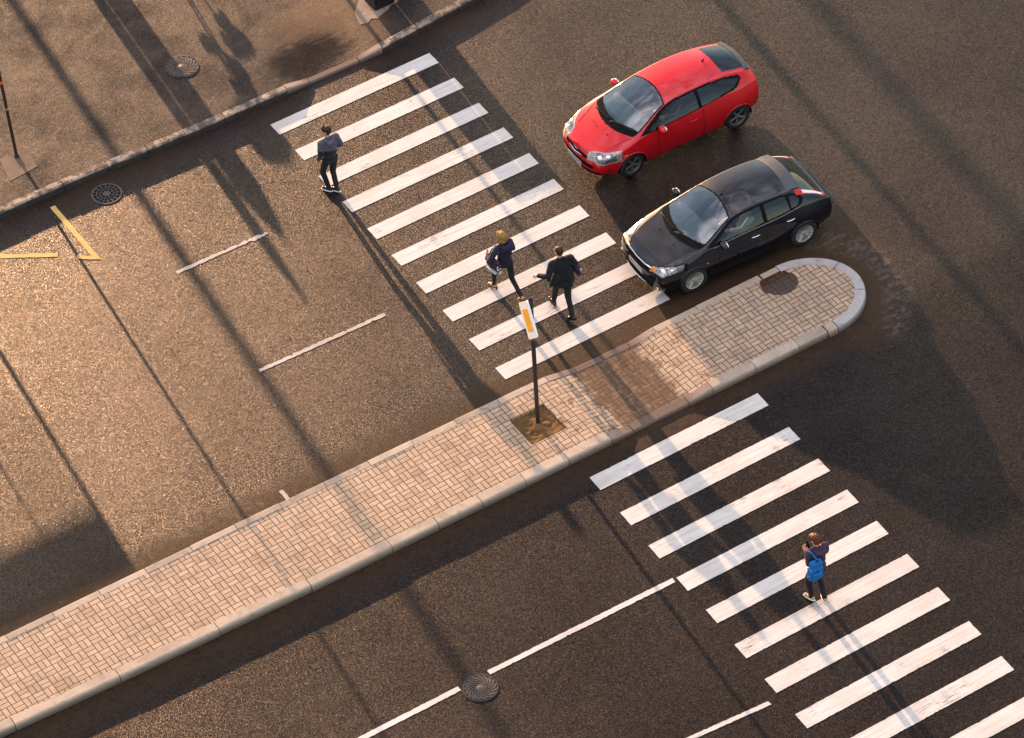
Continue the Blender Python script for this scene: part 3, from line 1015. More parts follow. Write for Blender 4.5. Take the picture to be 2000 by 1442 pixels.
M['red'] = mat_carpaint('red_lacquer', (0.52, 0.005, 0.010))
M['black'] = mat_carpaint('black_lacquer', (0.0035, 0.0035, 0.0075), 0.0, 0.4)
M['screen'] = mat_glass('windscreen_glass', (0.72, 0.84, 0.82), 2.0)
M['side'] = mat_glass('side_glass', (0.50, 0.56, 0.54), 0.55)
M['privacy'] = mat_glass('dark_glass', (0.05, 0.055, 0.055), 0.6)
M['lens'] = mat_glass('clear_lens', (0.93, 0.93, 0.93), 0.9)
M['rubber'] = simple('black_rubber', (0.012, 0.012, 0.012), 0.7, 0, 0.15)
M['tyre'] = simple('tyre_rubber', (0.017, 0.016, 0.016), 0.8, 0, 0.3, 0.3, 20)
M['plastic'] = simple('black_plastic', (0.010, 0.010, 0.011), 0.9, 0, 0.02)
M['spoiler'] = simple('satin_dark_grey', (0.045, 0.045, 0.05), 0.4, 0, 0.5)
M['chrome'] = simple('chrome', (0.82, 0.80, 0.78), 0.12, 1.0, 0.5, 0.02)
M['reflector'] = simple('lamp_bowl', (0.20, 0.195, 0.19), 0.22, 0.85, 0.5, 0.8, 18)
M['lamp_rim'] = simple('pale_lamp_rim', (0.36, 0.34, 0.33), 0.25, 0.4, 0.5, 0.4, 20)
M['amber'] = simple('amber_lens', (0.55, 0.17, 0.012), 0.25)
M['redlens'] = simple('red_lens', (0.62, 0.012, 0.012), 0.15)
M['whitelens'] = simple('clear_rear_lens', (0.80, 0.78, 0.76), 0.15)
M['alloy'] = simple('silver_alloy', (0.62, 0.58, 0.54), 0.32, 0.7, 0.5)
M['alloy_dark'] = simple('dusty_dark_alloy', (0.20, 0.18, 0.175), 0.4, 0.6, 0.5)
M['brake'] = simple('dark_brake_hub', (0.02, 0.019, 0.018), 0.6, 0.3)  # plain near-black brake disc colour behind the spokes
M['dash'] = simple('dash_plastic', (0.17, 0.18, 0.18), 0.75, 0, 0.3)
M['seatcloth'] = simple('seat_cloth', (0.09, 0.095, 0.10), 0.9, 0, 0.2)
M['lining'] = simple('cabin_lining', (0.045, 0.044, 0.043), 0.9, 0, 0.2)
M['plate'] = simple('number_plate', (0.34, 0.32, 0.29), 0.4, 0, 0.5, 0.5, 34)

def pchip(xs, ys, xq):
    xs, ys = np.array(xs, float), np.array(ys, float)
    h = np.diff(xs)
    d = np.diff(ys) / h
    m = np.zeros_like(ys)
    for i in range(1, len(xs) - 1):
        if d[i - 1] * d[i] > 0:
            w1, w2 = 2 * h[i] + h[i - 1], h[i] + 2 * h[i - 1]
            m[i] = (w1 + w2) / (w1 / d[i - 1] + w2 / d[i])
    m[0], m[-1] = d[0], d[-1]
    i = np.clip(np.searchsorted(xs, xq, 'right') - 1, 0, len(h) - 1)
    t = (xq - xs[i]) / h[i]
    return ((1 + 2 * t) * (1 - t) ** 2 * ys[i] + t * (1 - t) ** 2 * h[i] * m[i] + t * t * (3 - 2 * t) * ys[i + 1] + t * t * (t - 1) * h[i] * m[i + 1])

SEG = (5, 14, 14, 22, 40)
def in_poly(px, py, poly):
    r = np.zeros(px.shape, bool)
    n = len(poly)
    for i in range(n):
        x1, y1 = poly[i]
        x2, y2 = poly[(i + 1) % n]
        c = ((y1 > py) != (y2 > py)) & (px < (x2 - x1) * (py - y1) / (y2 - y1 + 1e-12) + x1)
        r ^= c
    return r

def car_grid(sp):
    def col(key):
        tab = sp[key]
        return [a[0] for a in tab], tab
    x0, x1 = sp['x0'], sp['x1']
    ns = int((x1 - x0) / 0.016)
    xs = np.linspace(x0, x1, ns + 1)
    def ev(key, k):
        return pchip([a[0] for a in sp[key]], [a[k] for a in sp[key]], xs)
    zb_, ys_ = ev('low', 1), ev('low', 2)
    yw, zw = ev('waist', 1), ev('waist', 2)
    yb, zb = ev('belt', 1), ev('belt', 2)
    yr, zr = ev('rail', 1), ev('rail', 2)
    zc = ev('roof', 1)
    Y, Z, T, SG = [], [], [], []
    def seg(i, n, fy, fz, last=False):
        for k in range(n + (1 if last else 0)):
            t = k / n
            Y.append(fy(t)); Z.append(fz(t)); T.append(t); SG.append(i)
    seg(0, SEG[0], lambda t: ys_ * t, lambda t: zb_)
    seg(1, SEG[1], lambda t: ys_ + (yw - ys_) * math.sin(t * math.pi / 2), lambda t: zb_ + (zw - zb_) * t)
    seg(2, SEG[2], lambda t: yw + (yb - yw) * (1 - math.cos(t * math.pi / 2)), lambda t: zw + (zb - zw) * t)
    seg(3, SEG[3], lambda t: yb + (yr - yb) * t + 0.018 * math.sin(math.pi * t), lambda t: zb + (zr - zb) * t)
    seg(4, SEG[4], lambda t: yr * (1 - t), lambda t: zr + (zc - zr) * math.sin(t * math.pi / 2), True)
    Y, Z = np.array(Y), np.array(Z)            # rows x stations
    nr = len(T)
    X = np.tile(xs, (nr, 1))
    # caps
    def cap(idx, xfun, K, e):
        cols = []
        y0, z0 = Y[:, idx], Z[:, idx]
        zmid = Z[-1, idx]
        xe = X[0, idx]
        for k in range(K):
            th = math.pi / 2 * k / K
            sy, cx = math.sin(th) ** e, math.cos(th) ** e
            xf = np.array([xfun(z) for z in z0])
            z = z0 + (sp['capz'] * (1 - sy) * (z0 > 0.55) * (z0 - 0.55) if idx == 0 else 0)
            cols.append((xe + (xf - xe) * cx, y0 * sy, z))
        return cols
    f = cap(0, lambda z: lerp_tab(sp['front'], z), 26, sp['fe'])
    r = cap(-1, lambda z: lerp_tab(sp['rear'], z), 22, sp['re'])[::-1]
    X = np.concatenate([np.array([c[0] for c in f]).T, X, np.array([c[0] for c in r]).T], 1)
    Y = np.concatenate([np.array([c[1] for c in f]).T, Y, np.array([c[1] for c in r]).T], 1)
    Z = np.concatenate([np.array([c[2] for c in f]).T, Z, np.array([c[2] for c in r]).T], 1)
    P = np.stack([X, Y, Z], -1)
    for _ in range(4):
        Q = P.copy()
        Q[1:-1] = 0.5 * P[1:-1] + 0.25 * (P[:-2] + P[2:])
        Q[1:-1, :, 1] = np.where(np.abs(P[1:-1, :, 1]) < 1e-6, 0, Q[1:-1, :, 1])
        Q[-1, :, 2] = 0.5 * P[-1, :, 2] + 0.5 * P[-2, :, 2]
        P = Q
        Q = P.copy()
        Q[:, 1:-1] = 0.5 * P[:, 1:-1] + 0.25 * (P[:, :-2] + P[:, 2:])
        P = Q
    P[0, :, 1] = 0
    P[-1, :, 1] = 0
    P[:, 0, 1] = 0
    P[:, -1, 1] = 0
    return P, np.array(T), np.array(SG)

def build_car(sp, root):
    P, T, SG = car_grid(sp)
    nr, ns = P.shape[:2]
    C = 0.25 * (P[:-1, :-1] + P[1:, :-1] + P[:-1, 1:] + P[1:, 1:])
    cx, cy, cz = C[..., 0], C[..., 1], C[..., 2]
    rs = np.tile(SG[:-1][:, None], (1, ns - 1))
    rt = np.tile((0.5 * (T[:-1] + np.where(T[1:] == 0, 1.0, T[1:])))[:, None], (1, ns - 1))
    cls = np.zeros(cx.shape, int)
    R = sp['arch_r']
    # dark trim round the side windows, then the panes
    side = (rs == 3)
    outer = side & in_poly(cx, cz, sp['side_trim'])
    cls[outer] = 6
    for poly, k in sp['side_panes']:
        cls[side & in_poly(cx, cz, poly)] = k
    up = (rs == 4)
    yy = cy / 0.7
    xb = sp['ws'][0] + sp['ws'][1] * yy ** 2
    xt = sp['ws'][2] - sp['ws'][3] * yy ** 2
    front = up & (cx < 2.4)
    cls[front & (cx > xb - sp['cowl']) & (cx < xt) & (rt > 0.03)] = 6
    cls[front & (cx > xb + 0.035) & (cx < xt - 0.03) & (rt > 0.075)] = 1
    ra, rb_, ry = sp['rear_glass']
    cls[up & (cx > ra) & (cx < rb_) & (cy < ry)] = 4
    for cond, k in sp['patches']:
        cls[cond(cx, cy, cz, rs, rt)] = k
    for xa in sp['axles']:
        d = np.hypot(cx - xa, cz - sp['axle_z'])
        cls[(d < R) & (cy > 0.45) & (rs <= 2)] = 9
    # snap vertices beside the arches to the circle
    for xa in sp['axles']:
        d = np.hypot(P[..., 0] - xa, P[..., 2] - sp['axle_z'])
        m = (np.abs(d - R) < 0.014) & (P[..., 1] > 0.45) & (np.tile(SG[:, None], (1, ns)) <= 2)
        s = R / np.maximum(d, 1e-6)
        P[..., 0] = np.where(m, xa + (P[..., 0] - xa) * s, P[..., 0])
        P[..., 2] = np.where(m, sp['axle_z'] + (P[..., 2] - sp['axle_z']) * s, P[..., 2])
    xm = sp['xm']
    def emit(name, mask, mat, parent, sides=(1, -1), lift=0.0, flat=False):
        ii, jj = np.nonzero(mask)
        if not len(ii):
            return None
        mb = MB()
        mb.keep = True
        for s in sides:
            ids = {}
            vs, fs = [], []
            def vid(i, j):
                k = (i, j)
                if k not in ids:
                    ids[k] = len(vs)
                    q = P[i, j]
                    vs.append((xm - q[0], q[1] * s, q[2]))
                return ids[k]
            for i, j in zip(ii.tolist(), jj.tolist()):
                q = (vid(i, j), vid(i, j + 1), vid(i + 1, j + 1), vid(i + 1, j))
                fs.append(q if s > 0 else q[::-1])
            mb.add(vs, fs)
        return mb.build(name, mat, parent, True, weld=True)
    body = emit('body', (cls == 0) | (cls == 10), sp['paint'], root)
    emit('window_trim', cls == 6, M['plastic'], root)
    ws = emit('windscreen', cls == 1, M['screen'], root)
    for s in (1, -1):
        for k, nm, mt in ((2, 'side_window', M['side']), (3, 'rear_side_window', M['privacy']), (12, 'rear_quarter_window', M['privacy'])):
            emit(nm, cls == k, mt, root, (s,))
        hl = emit('headlight', cls == 16, sp['lamp_rim'], root, (s,))
        if hl:
            emit('lamp_bowl', cls == 5, M['reflector'], hl, (s,))
            # clear cover over the bowl, with a bulb and an amber corner behind it
            emit('amber_corner', cls == 15, M['amber'], hl, (s,))
            hx, hy, hz = sp['bulb']
            mb = MB()
            mb.ell((xm - hx, hy * s, hz), (0.06, 0.07, 0.055))
            mb.build('projector', M['whitelens'], hl, True)
            mb = MB()
            mb.ell((xm - hx - 0.16, (hy + 0.09) * s, hz + 0.02), (0.055, 0.05, 0.045))
            mb.build('reflector_cup', M['chrome'], hl, True)
        tl = emit('tail_light', cls == 8, M['redlens'], root, (s,))
        if tl:
            emit('clear_lens', cls == 11, M['whitelens'], tl, (s,))
    emit('rear_window', cls == 4, M['privacy'], root)
    emit('grille', cls == 7, M['plastic'], root)
    # thin dark shut lines laid a hair above the panel
    def surf(x, row):
        j = np.argmin(np.abs(P[row, :, 0] - x))
        return P[row, j]
    for kind, a, b, c in sp['seams']:
        if kind == 'col':                      # down the side at a given x, between rows
            rows = range(b, c)
            pts = [surf(a, r) for r in rows]
        else:                                  # along a row between two x
            pts = [surf(x, a) for x in np.arange(b, c, 0.03)]
        for s in (1, -1):
            q = [Vector((xm - p[0], (p[1] + 0.001) * s, p[2] + 0.0008)) for p in pts]
            mb = MB()
            mb.tube(q, 0.0045, 5)
            mb.build('shut_line', M['rubber'], body, True)
    # wheel arch linings
    for xa in sp['axles']:
        for s in (1, -1):
            mb = MB()
            n = 28
            vs = []
            for k in range(n + 1):
                a = math.pi * (-0.06 + 1.12 * k / n)
                for y in (0.52, sp['arch_y']):
                    vs.append((xm - xa + (R + 0.004) * math.cos(a), y * s, sp['axle_z'] + (R + 0.004) * math.sin(a)))
            mb.add(vs, [(2 * k, 2 * k + 1, 2 * k + 3, 2 * k + 2) for k in range(n)])
            cvs = [vs[2 * k] for k in range(n + 1)]
            mb.add(cvs, [tuple(range(n + 1))])
            mb.build('arch_lining', M['pit_black'], root)
    # lip of each arch in body colour
    for xa in sp['axles']:
        for s in (1, -1):
            mb = MB()
            pts = []
            for k in range(25):
                a = math.pi * (0.02 + 0.96 * k / 24)
                x, z = xa + R * math.cos(a), sp['axle_z'] + R * math.sin(a)
                dd = (P[:, :, 0] - x) ** 2 + (P[:, :, 2] - z) ** 2 + (P[:, :, 1] < 0.45) * 9
                q = P[np.unravel_index(np.argmin(dd), dd.shape)]
                pts.append((xm - x, (q[1] - 0.004) * s, z))
            mb.tube(pts, 0.014, 7)
            mb.build('arch_lip', sp['paint'], body, True)
    # wheels
    wr = sp['wheel_r']
    for xa in sp['axles']:
        for s in (1, -1):
            yc = sp['track']
            turn = sp.get('steer', 0.0) if xa < 2 else 0.0
            mb = MB()
            def dsk(prof, n=40):
                mb.lathe([(r, y * s) for r, y in prof], n, 'y')
            dsk([(0.001, 0.0), (wr * 0.60, 0.0), (wr * 0.60, -0.10), (0.001, -0.10)])
            wh = mb.build('wheel', M['brake'], root, True, auto=35)
            wh.location = (xm - xa, yc * s, wr)
            wh.rotation_euler = (0, 0, turn)
            mb = MB()
            w2 = 0.105
            dsk([(wr * 0.665, -w2), (wr * 0.80, -w2 * 1.06), (wr * 0.95, -w2 * 0.98), (wr, -w2 * 0.7), (wr * 1.003, 0), (wr, w2 * 0.7), (wr * 0.95, w2 * 0.98), (wr * 0.80, w2 * 1.06), (wr * 0.665, w2), (wr * 0.655, w2 * 0.6), (wr * 0.655, -w2 * 0.6)], 48)
            mb.f.append(()) if False else None
            mb.build('tyre', M['tyre'], wh, True, auto=60)
            mb = MB()
            dsk([(wr * 0.60, -0.08), (wr * 0.60, 0.07), (wr * 0.635, 0.10), (wr * 0.665, 0.102), (wr * 0.665, 0.085)], 48)
            ns_ = sp['spokes']
            for k in range(ns_):
                a = 2 * math.pi * k / ns_ + 0.2
                q = Matrix.Rotation(a, 3, 'Y')
                if sp['spoke_style'] == 'star':
                    for off in (-0.10, 0.10):
                        q2 = Matrix.Rotation(a + off, 3, 'Y')
                        mb.tube([q @ Vector((wr * 0.12, 0.062 * s, 0)), q2 @ Vector((wr * 0.63, 0.088 * s, 0))], [0.020, 0.013], 6)
                else:
                    mb.tube([q @ Vector((wr * 0.16, 0.070 * s, 0)), q @ Vector((wr * 0.64, 0.092 * s, 0))], [0.009, 0.016], 6)
            dsk([(0.001, 0.088), (wr * 0.10, 0.086), (wr * 0.19, 0.076), (wr * 0.20, 0.055)], 24)
            mb.build('rim', sp['rim'], wh, True, auto=45)
    # mirrors
    for s in (1, -1):
        mx_, my_, mz_ = sp['mirror']
        mb = MB()
        mb.ell((xm - mx_, my_ * s, mz_), (0.075, 0.115, 0.078))
        mb.tube([(xm - mx_ - 0.02, (my_ - 0.16) * s, mz_ - 0.06), (xm - mx_, (my_ - 0.04) * s, mz_ - 0.03)], [0.03, 0.035], 8)
        mo = mb.build('door_mirror', sp['mirror_mat'], root, True)
        mb = MB()
        mb.ell((xm - mx_ - 0.055, my_ * s, mz_), (0.03, 0.095, 0.060))
        mb.build('mirror_glass', M['chrome'], mo, True)
        for hx, hz in sp['handles']:
            j = np.argmin((P[:, :, 0] - hx) ** 2 + (P[:, :, 2] - hz) ** 2 + (P[:, :, 1] < 0.5) * 9)
            q = P[np.unravel_index(j, P.shape[:2])]
            mb = MB()
            pts = [(xm - hx - 0.10 + 0.2 * k / 6, (q[1] + 0.012 + 0.018 * math.sin(math.pi * k / 6)) * s, hz + 0.006 * math.sin(math.pi * k / 6)) for k in range(7)]
            mb.tube(pts, 0.012, 7)
            mb.build('door_handle', sp['handle_mat'], root, True)
    def srf(x, y):
        """top surface point at plan position"""
        m = P[..., 2] + (np.hypot(P[..., 0] - x, P[..., 1] - abs(y)) > 0.03) * -9
        q = P[np.unravel_index(np.argmax(m), m.shape)]
        return Vector((xm - x, y, q[2]))
    # wipers
    for (xa, ya), (xb_, yb_) in sp['wipers']:
        mb = MB()
        pts = [srf(xa + (xb_ - xa) * k / 8, ya + (yb_ - ya) * k / 8) + Vector((0, 0, 0.016)) for k in range(9)]
        mb.tube(pts, 0.009, 6)
        mb.tube([srf(*sp['wiper_foot'][sp['wipers'].index(((xa, ya), (xb_, yb_)))]) + Vector((0, 0, 0.015)), pts[4]], 0.008, 6)
        mb.build('wiper', M['rubber'], root, True)
    # aerial
    ax, ay, al = sp['aerial']
    b = srf(ax, ay)
    mb = MB()
    mb.cap(b, 0.02, b + Vector((-0.05, 0, 0.012)), 0.012, 8)
    mb.tube([b + Vector((0, 0, 0.01)), b + Vector((-al * 0.75, 0, al * 0.55))], [0.007, 0.004], 6)
    mb.build('aerial', M['rubber'], root, True)
    # front plate
    px, pz = sp['plate']
    mb = MB()
    mb.box((xm - px, 0, pz), (0.014, 0.52, 0.112))
    mb.build('number_plate', M['plate'], root)
    for nm, mat, pts, r in sp['trims']:
        mb = MB()
        mb.tube([(xm - a, b_, c) for a, b_, c in pts], r, 8)
        mb.build(nm, mat, root, True)
    for s in (1, -1):
        for nm, mat, (a, b_, c), size in sp['blobs']:
            mb = MB()
            mb.ell((xm - a, b_ * s, c), size)
            mb.build(nm, mat, root, True)
    # cabin
    mb = MB()
    mb.box((xm - 2.5, 0, 0.30), (2.6, 1.40, 0.04))
    for s in (1, -1):
        mb.box((xm - 2.45, 0.715 * s, 0.62), (2.3, 0.03, 0.62))
    mb.box((xm - 3.62, 0, 0.6), (0.04, 1.30, 0.62))
    mb.box((xm - 3.55, 0, 0.93), (0.75, 1.24, 0.03))
    mb.build('cabin_lining', M['lining'], root)
    mb = MB()
    dz = sp['dash_z']
    mb.cap((xm - 1.47, -0.60, dz), 0.12, (xm - 1.47, 0.60, dz), 0.12, 12)
    mb.box((xm - 1.28, 0, dz + 0.02), (0.36, 1.22, 0.10), Matrix.Rotation(0.10, 3, 'Y'))
    mb.ell((xm - 1.5, 0.37, dz + 0.09), (0.12, 0.17, 0.055))
    mb.box((xm - 1.48, -0.1, dz - 0.25), (0.2, 0.3, 0.42))
    mb.build('dashboard', M['dash'], root, True, auto=40)
    mb = MB()
    q = Matrix.Rotation(math.radians(-62), 3, 'Y')
    c = Vector((xm - 1.80, 0.37, dz + 0.02))
    pts = [c + q @ Vector((0.185 * math.cos(a), 0.185 * math.sin(a), 0)) for a in [2 * math.pi * k / 28 for k in range(29)]]
    mb.tube(pts, 0.017, 8, cap=False)
    mb.ell(c, (0.05, 0.06, 0.05))
    for a in (0.15, math.pi - 0.15, -math.pi / 2):
        mb.tube([c, c + q @ Vector((0.18 * math.sin(a) * 1.0, 0.18 * math.cos(a), 0))], 0.014, 6)
    mb.build('steering_wheel', M['rubber'], root, True)
    for y in (0.37, -0.37):
        mb = MB()
        mb.cap((xm - 2.02, y - 0.13, 0.52), 0.10, (xm - 2.02, y + 0.13, 0.52), 0.10)
        mb.box((xm - 2.22, y, 0.51), (0.42, 0.46, 0.16))
        mb.cap((xm - 2.46, y - 0.12, 0.60), 0.10, (xm - 2.46, y + 0.12, 0.60), 0.10)
        mb.box((xm - 2.56, y, 0.83), (0.14, 0.44, 0.50), Matrix.Rotation(-0.28, 3, 'Y'))
        mb.cap((xm - 2.64, y - 0.11, 1.06), 0.075, (xm - 2.64, y + 0.11, 1.06), 0.075)
        mb.cap((xm - 2.69, y - 0.07, 1.21), 0.065, (xm - 2.69, y + 0.07, 1.21), 0.065)
        mb.build('seat', M['seatcloth'], root, True, auto=50)
    mb = MB()
    mb.box((xm - 3.12, 0, 0.50), (0.5, 1.26, 0.18))
    mb.box((xm - 3.42, 0, 0.82), (0.16, 1.26, 0.56), Matrix.Rotation(-0.3, 3, 'Y'))
    mb.build('rear_seat', M['seatcloth'], root)
    return P, srf

row0 = [sum(SEG[:i]) for i in range(6)]

# ---- red three-door
RED = dict(
    paint=M['red'], xm=2.225, x0=0.36, x1=4.10, capz=0.0, fe=0.85, re=0.8,
    low=[(0.36, 0.17, 0.66), (0.6, 0.165, 0.80), (0.9, 0.165, 0.82), (2.0, 0.17, 0.83), (3.5, 0.18, 0.82), (4.1, 0.26, 0.70)],
    waist=[(0.36, 0.785, 0.47), (0.6, 0.855, 0.50), (0.9, 0.885, 0.53), (1.4, 0.880, 0.56), (2.2, 0.875, 0.58), (3.0, 0.880, 0.60), (3.5, 0.885, 0.62), (3.85, 0.85, 0.63), (4.10, 0.77, 0.64)],
    belt=[(0.36, 0.745, 0.675), (0.6, 0.805, 0.765), (0.9, 0.83, 0.84), (1.1, 0.825, 0.89), (1.4, 0.83, 0.925), (1.7, 0.833, 0.945), (2.3, 0.83, 0.965), (2.6, 0.825, 0.975), (3.0, 0.815, 0.995), (3.4, 0.79, 1.02), (3.8, 0.75, 1.02), (4.02, 0.715, 0.98), (4.10, 0.70, 0.95)],
    rail=[(0.36, 0.52, 0.715), (0.6, 0.58, 0.80), (0.9, 0.68, 0.885), (1.1, 0.735, 0.945), (1.4, 0.69, 1.085), (1.7, 0.625, 1.23), (1.95, 0.585, 1.32), (2.3, 0.57, 1.375), (2.6, 0.57, 1.39), (3.0, 0.56, 1.38), (3.4, 0.54, 1.335), (3.8, 0.52, 1.25), (4.02, 0.51, 1.18), (4.10, 0.50, 1.12)],
    roof=[(0.36, 0.735), (0.6, 0.825), (0.9, 0.945), (1.2, 1.085), (1.5, 1.22), (1.8, 1.335), (2.0, 1.395), (2.3, 1.44), (2.6, 1.458), (3.0, 1.45), (3.4, 1.405), (3.8, 1.31), (4.02, 1.235), (4.10, 1.18)],
    front=[(0.15, 0.07), (0.30, 0.01), (0.50, 0.0), (0.62, 0.03), (0.75, 0.10)],
    rear=[(0.25, 4.20), (0.45, 4.27), (0.65, 4.26), (0.9, 4.22), (1.2, 4.15)],
    ws=(0.93, 0.22, 2.0, 0.16), cowl=0.13,
    side_trim=[(1.15, 0.935), (1.5, 1.125), (1.8, 1.275), (2.05, 1.34), (2.5, 1.37), (3.0, 1.355), (3.4, 1.305), (3.74, 1.215), (3.78, 1.15), (3.58, 1.04), (3.0, 1.008), (2.2, 0.975), (1.5, 0.945)],
    side_panes=[([(1.34, 0.975), (1.55, 1.08), (1.85, 1.235), (2.08, 1.305), (2.5, 1.335), (2.60, 1.337), (2.60, 1.015), (2.2, 0.998), (1.5, 0.968)], 2),
                ([(2.68, 1.338), (3.0, 1.325), (3.38, 1.275), (3.68, 1.19), (3.70, 1.155), (3.53, 1.075), (3.0, 1.036), (2.68, 1.02)], 3)],
    rear_glass=(3.42, 4.05, 0.455),
    patches=[
        (lambda x, y, z, s, t: in_poly(x, y, [(0.05, 0.40), (0.16, 0.36), (0.30, 0.46), (0.44, 0.64), (0.68, 0.80), (0.62, 0.90), (0.40, 0.88), (0.20, 0.80)]) & (z > 0.565) & (z < 0.82) & (x < 0.70), 16),
        (lambda x, y, z, s, t: in_poly(x, y, [(0.10, 0.45), (0.17, 0.41), (0.30, 0.50), (0.43, 0.67), (0.57, 0.77), (0.52, 0.84), (0.38, 0.83), (0.20, 0.74)]) & (z > 0.588) & (z < 0.80) & (x < 0.60), 5),
        (lambda x, y, z, s, t: (x < 0.30) & (y < 0.40) & (z > 0.585) & (z < 0.655), 7),
        (lambda x, y, z, s, t: (x < 0.30) & (y < 0.58) & (z > 0.40) & (z < 0.515), 7),
        (lambda x, y, z, s, t: (x < 0.45) & (y > 0.42) & (y < 0.70) & (z > 0.255) & (z < 0.335), 7),
        (lambda x, y, z, s, t: (x < 0.40) & (y < 0.42) & (z > 0.235) & (z < 0.34), 7),
        (lambda x, y, z, s, t: (s == 3) & (x > 3.93) & (t > 0.1) & (t < 0.75), 8),
        (lambda x, y, z, s, t: (s == 2) & (x > 3.93) & (t > 0.6), 8),
    ],
    axles=(0.90, 3.55), axle_z=0.305, arch_r=0.345, arch_y=0.86, wheel_r=0.315, track=0.755, steer=0.10,
    lamp_rim=M['lamp_rim'], spokes=5, spoke_style='star', rim=M['alloy_dark'],
    mirror=(1.62, 0.92, 0.985), mirror_mat=M['red'], handles=[(2.42, 0.80)], handle_mat=M['red'], bulb=(0.25, 0.62, 0.655),
    seams=[('col', 1.55, row0[1] + 4, row0[3]), ('col', 2.68, row0[1] + 2, row0[3]), ('row', row0[1] + 1, 1.5, 2.7), ('row', row0[4], 0.45, 1.0)],
    wipers=[((0.90, 0.05), (1.13, 0.62)), ((0.905, -0.60), (0.90, 0.0))], wiper_foot=[(0.87, 0.02), (0.95, -0.62)],
    aerial=(3.22, 0.0, 0.16), plate=(0.0, 0.375),
    trims=[('grille_bar', M['chrome'], [(0.16, 0.44, 0.668), (0.075, 0.22, 0.655), (0.045, 0.0, 0.632), (0.075, -0.22, 0.655), (0.16, -0.44, 0.668)], 0.012),
           ('grille_bar', M['chrome'], [(0.14, 0.44, 0.60), (0.04, 0.22, 0.59), (0.012, 0.0, 0.568), (0.04, -0.22, 0.59), (0.14, -0.44, 0.60)], 0.012)],
    blobs=[('side_indicator', M['amber'], (0.735, 0.868, 0.665), (0.06, 0.012, 0.014)), ('washer_jet', M['rubber'], (0.66, 0.25, 0.862), (0.02, 0.014, 0.01)),
           ('fog_lamp', M['amber'], (0.22, 0.60, 0.30), (0.03, 0.05, 0.035))],
    dash_z=0.86)
yaw_red = math.pi - 0.015
red = empty('red_car', W(8.305, 5.06, 0), yaw_red, 'shiny red three-door car with a black rear screen waiting before the crossing', 'car')
Pr, srf_r = build_car(RED, red)
# dark lip over the tail
mb = MB()
xm = RED['xm']
pts = []
for k in range(17):
    y = -0.52 + 1.04 * k / 16
    q = srf_r(4.03 - 0.05 * (y / 0.52) ** 2, y)
    pts.append((q.x, y, q.z))
vs = []
for x, y, z in pts:
    vs += [(x + 0.03, y, z - 0.03), (x + 0.035, y, z + 0.012), (x - 0.07, y, z + 0.004), (x - 0.10, y, z - 0.02), (x - 0.06, y, z - 0.05)]
fs = [(i * 5 + j, i * 5 + (j + 1) % 5, (i + 1) * 5 + (j + 1) % 5, (i + 1) * 5 + j) for i in range(16) for j in range(5)]
fs += [(0, 1, 2, 3, 4), tuple(16 * 5 + j for j in (4, 3, 2, 1, 0))]
mb.add(vs, fs)
mb.build('spoiler', M['spoiler'], red, True, auto=50)

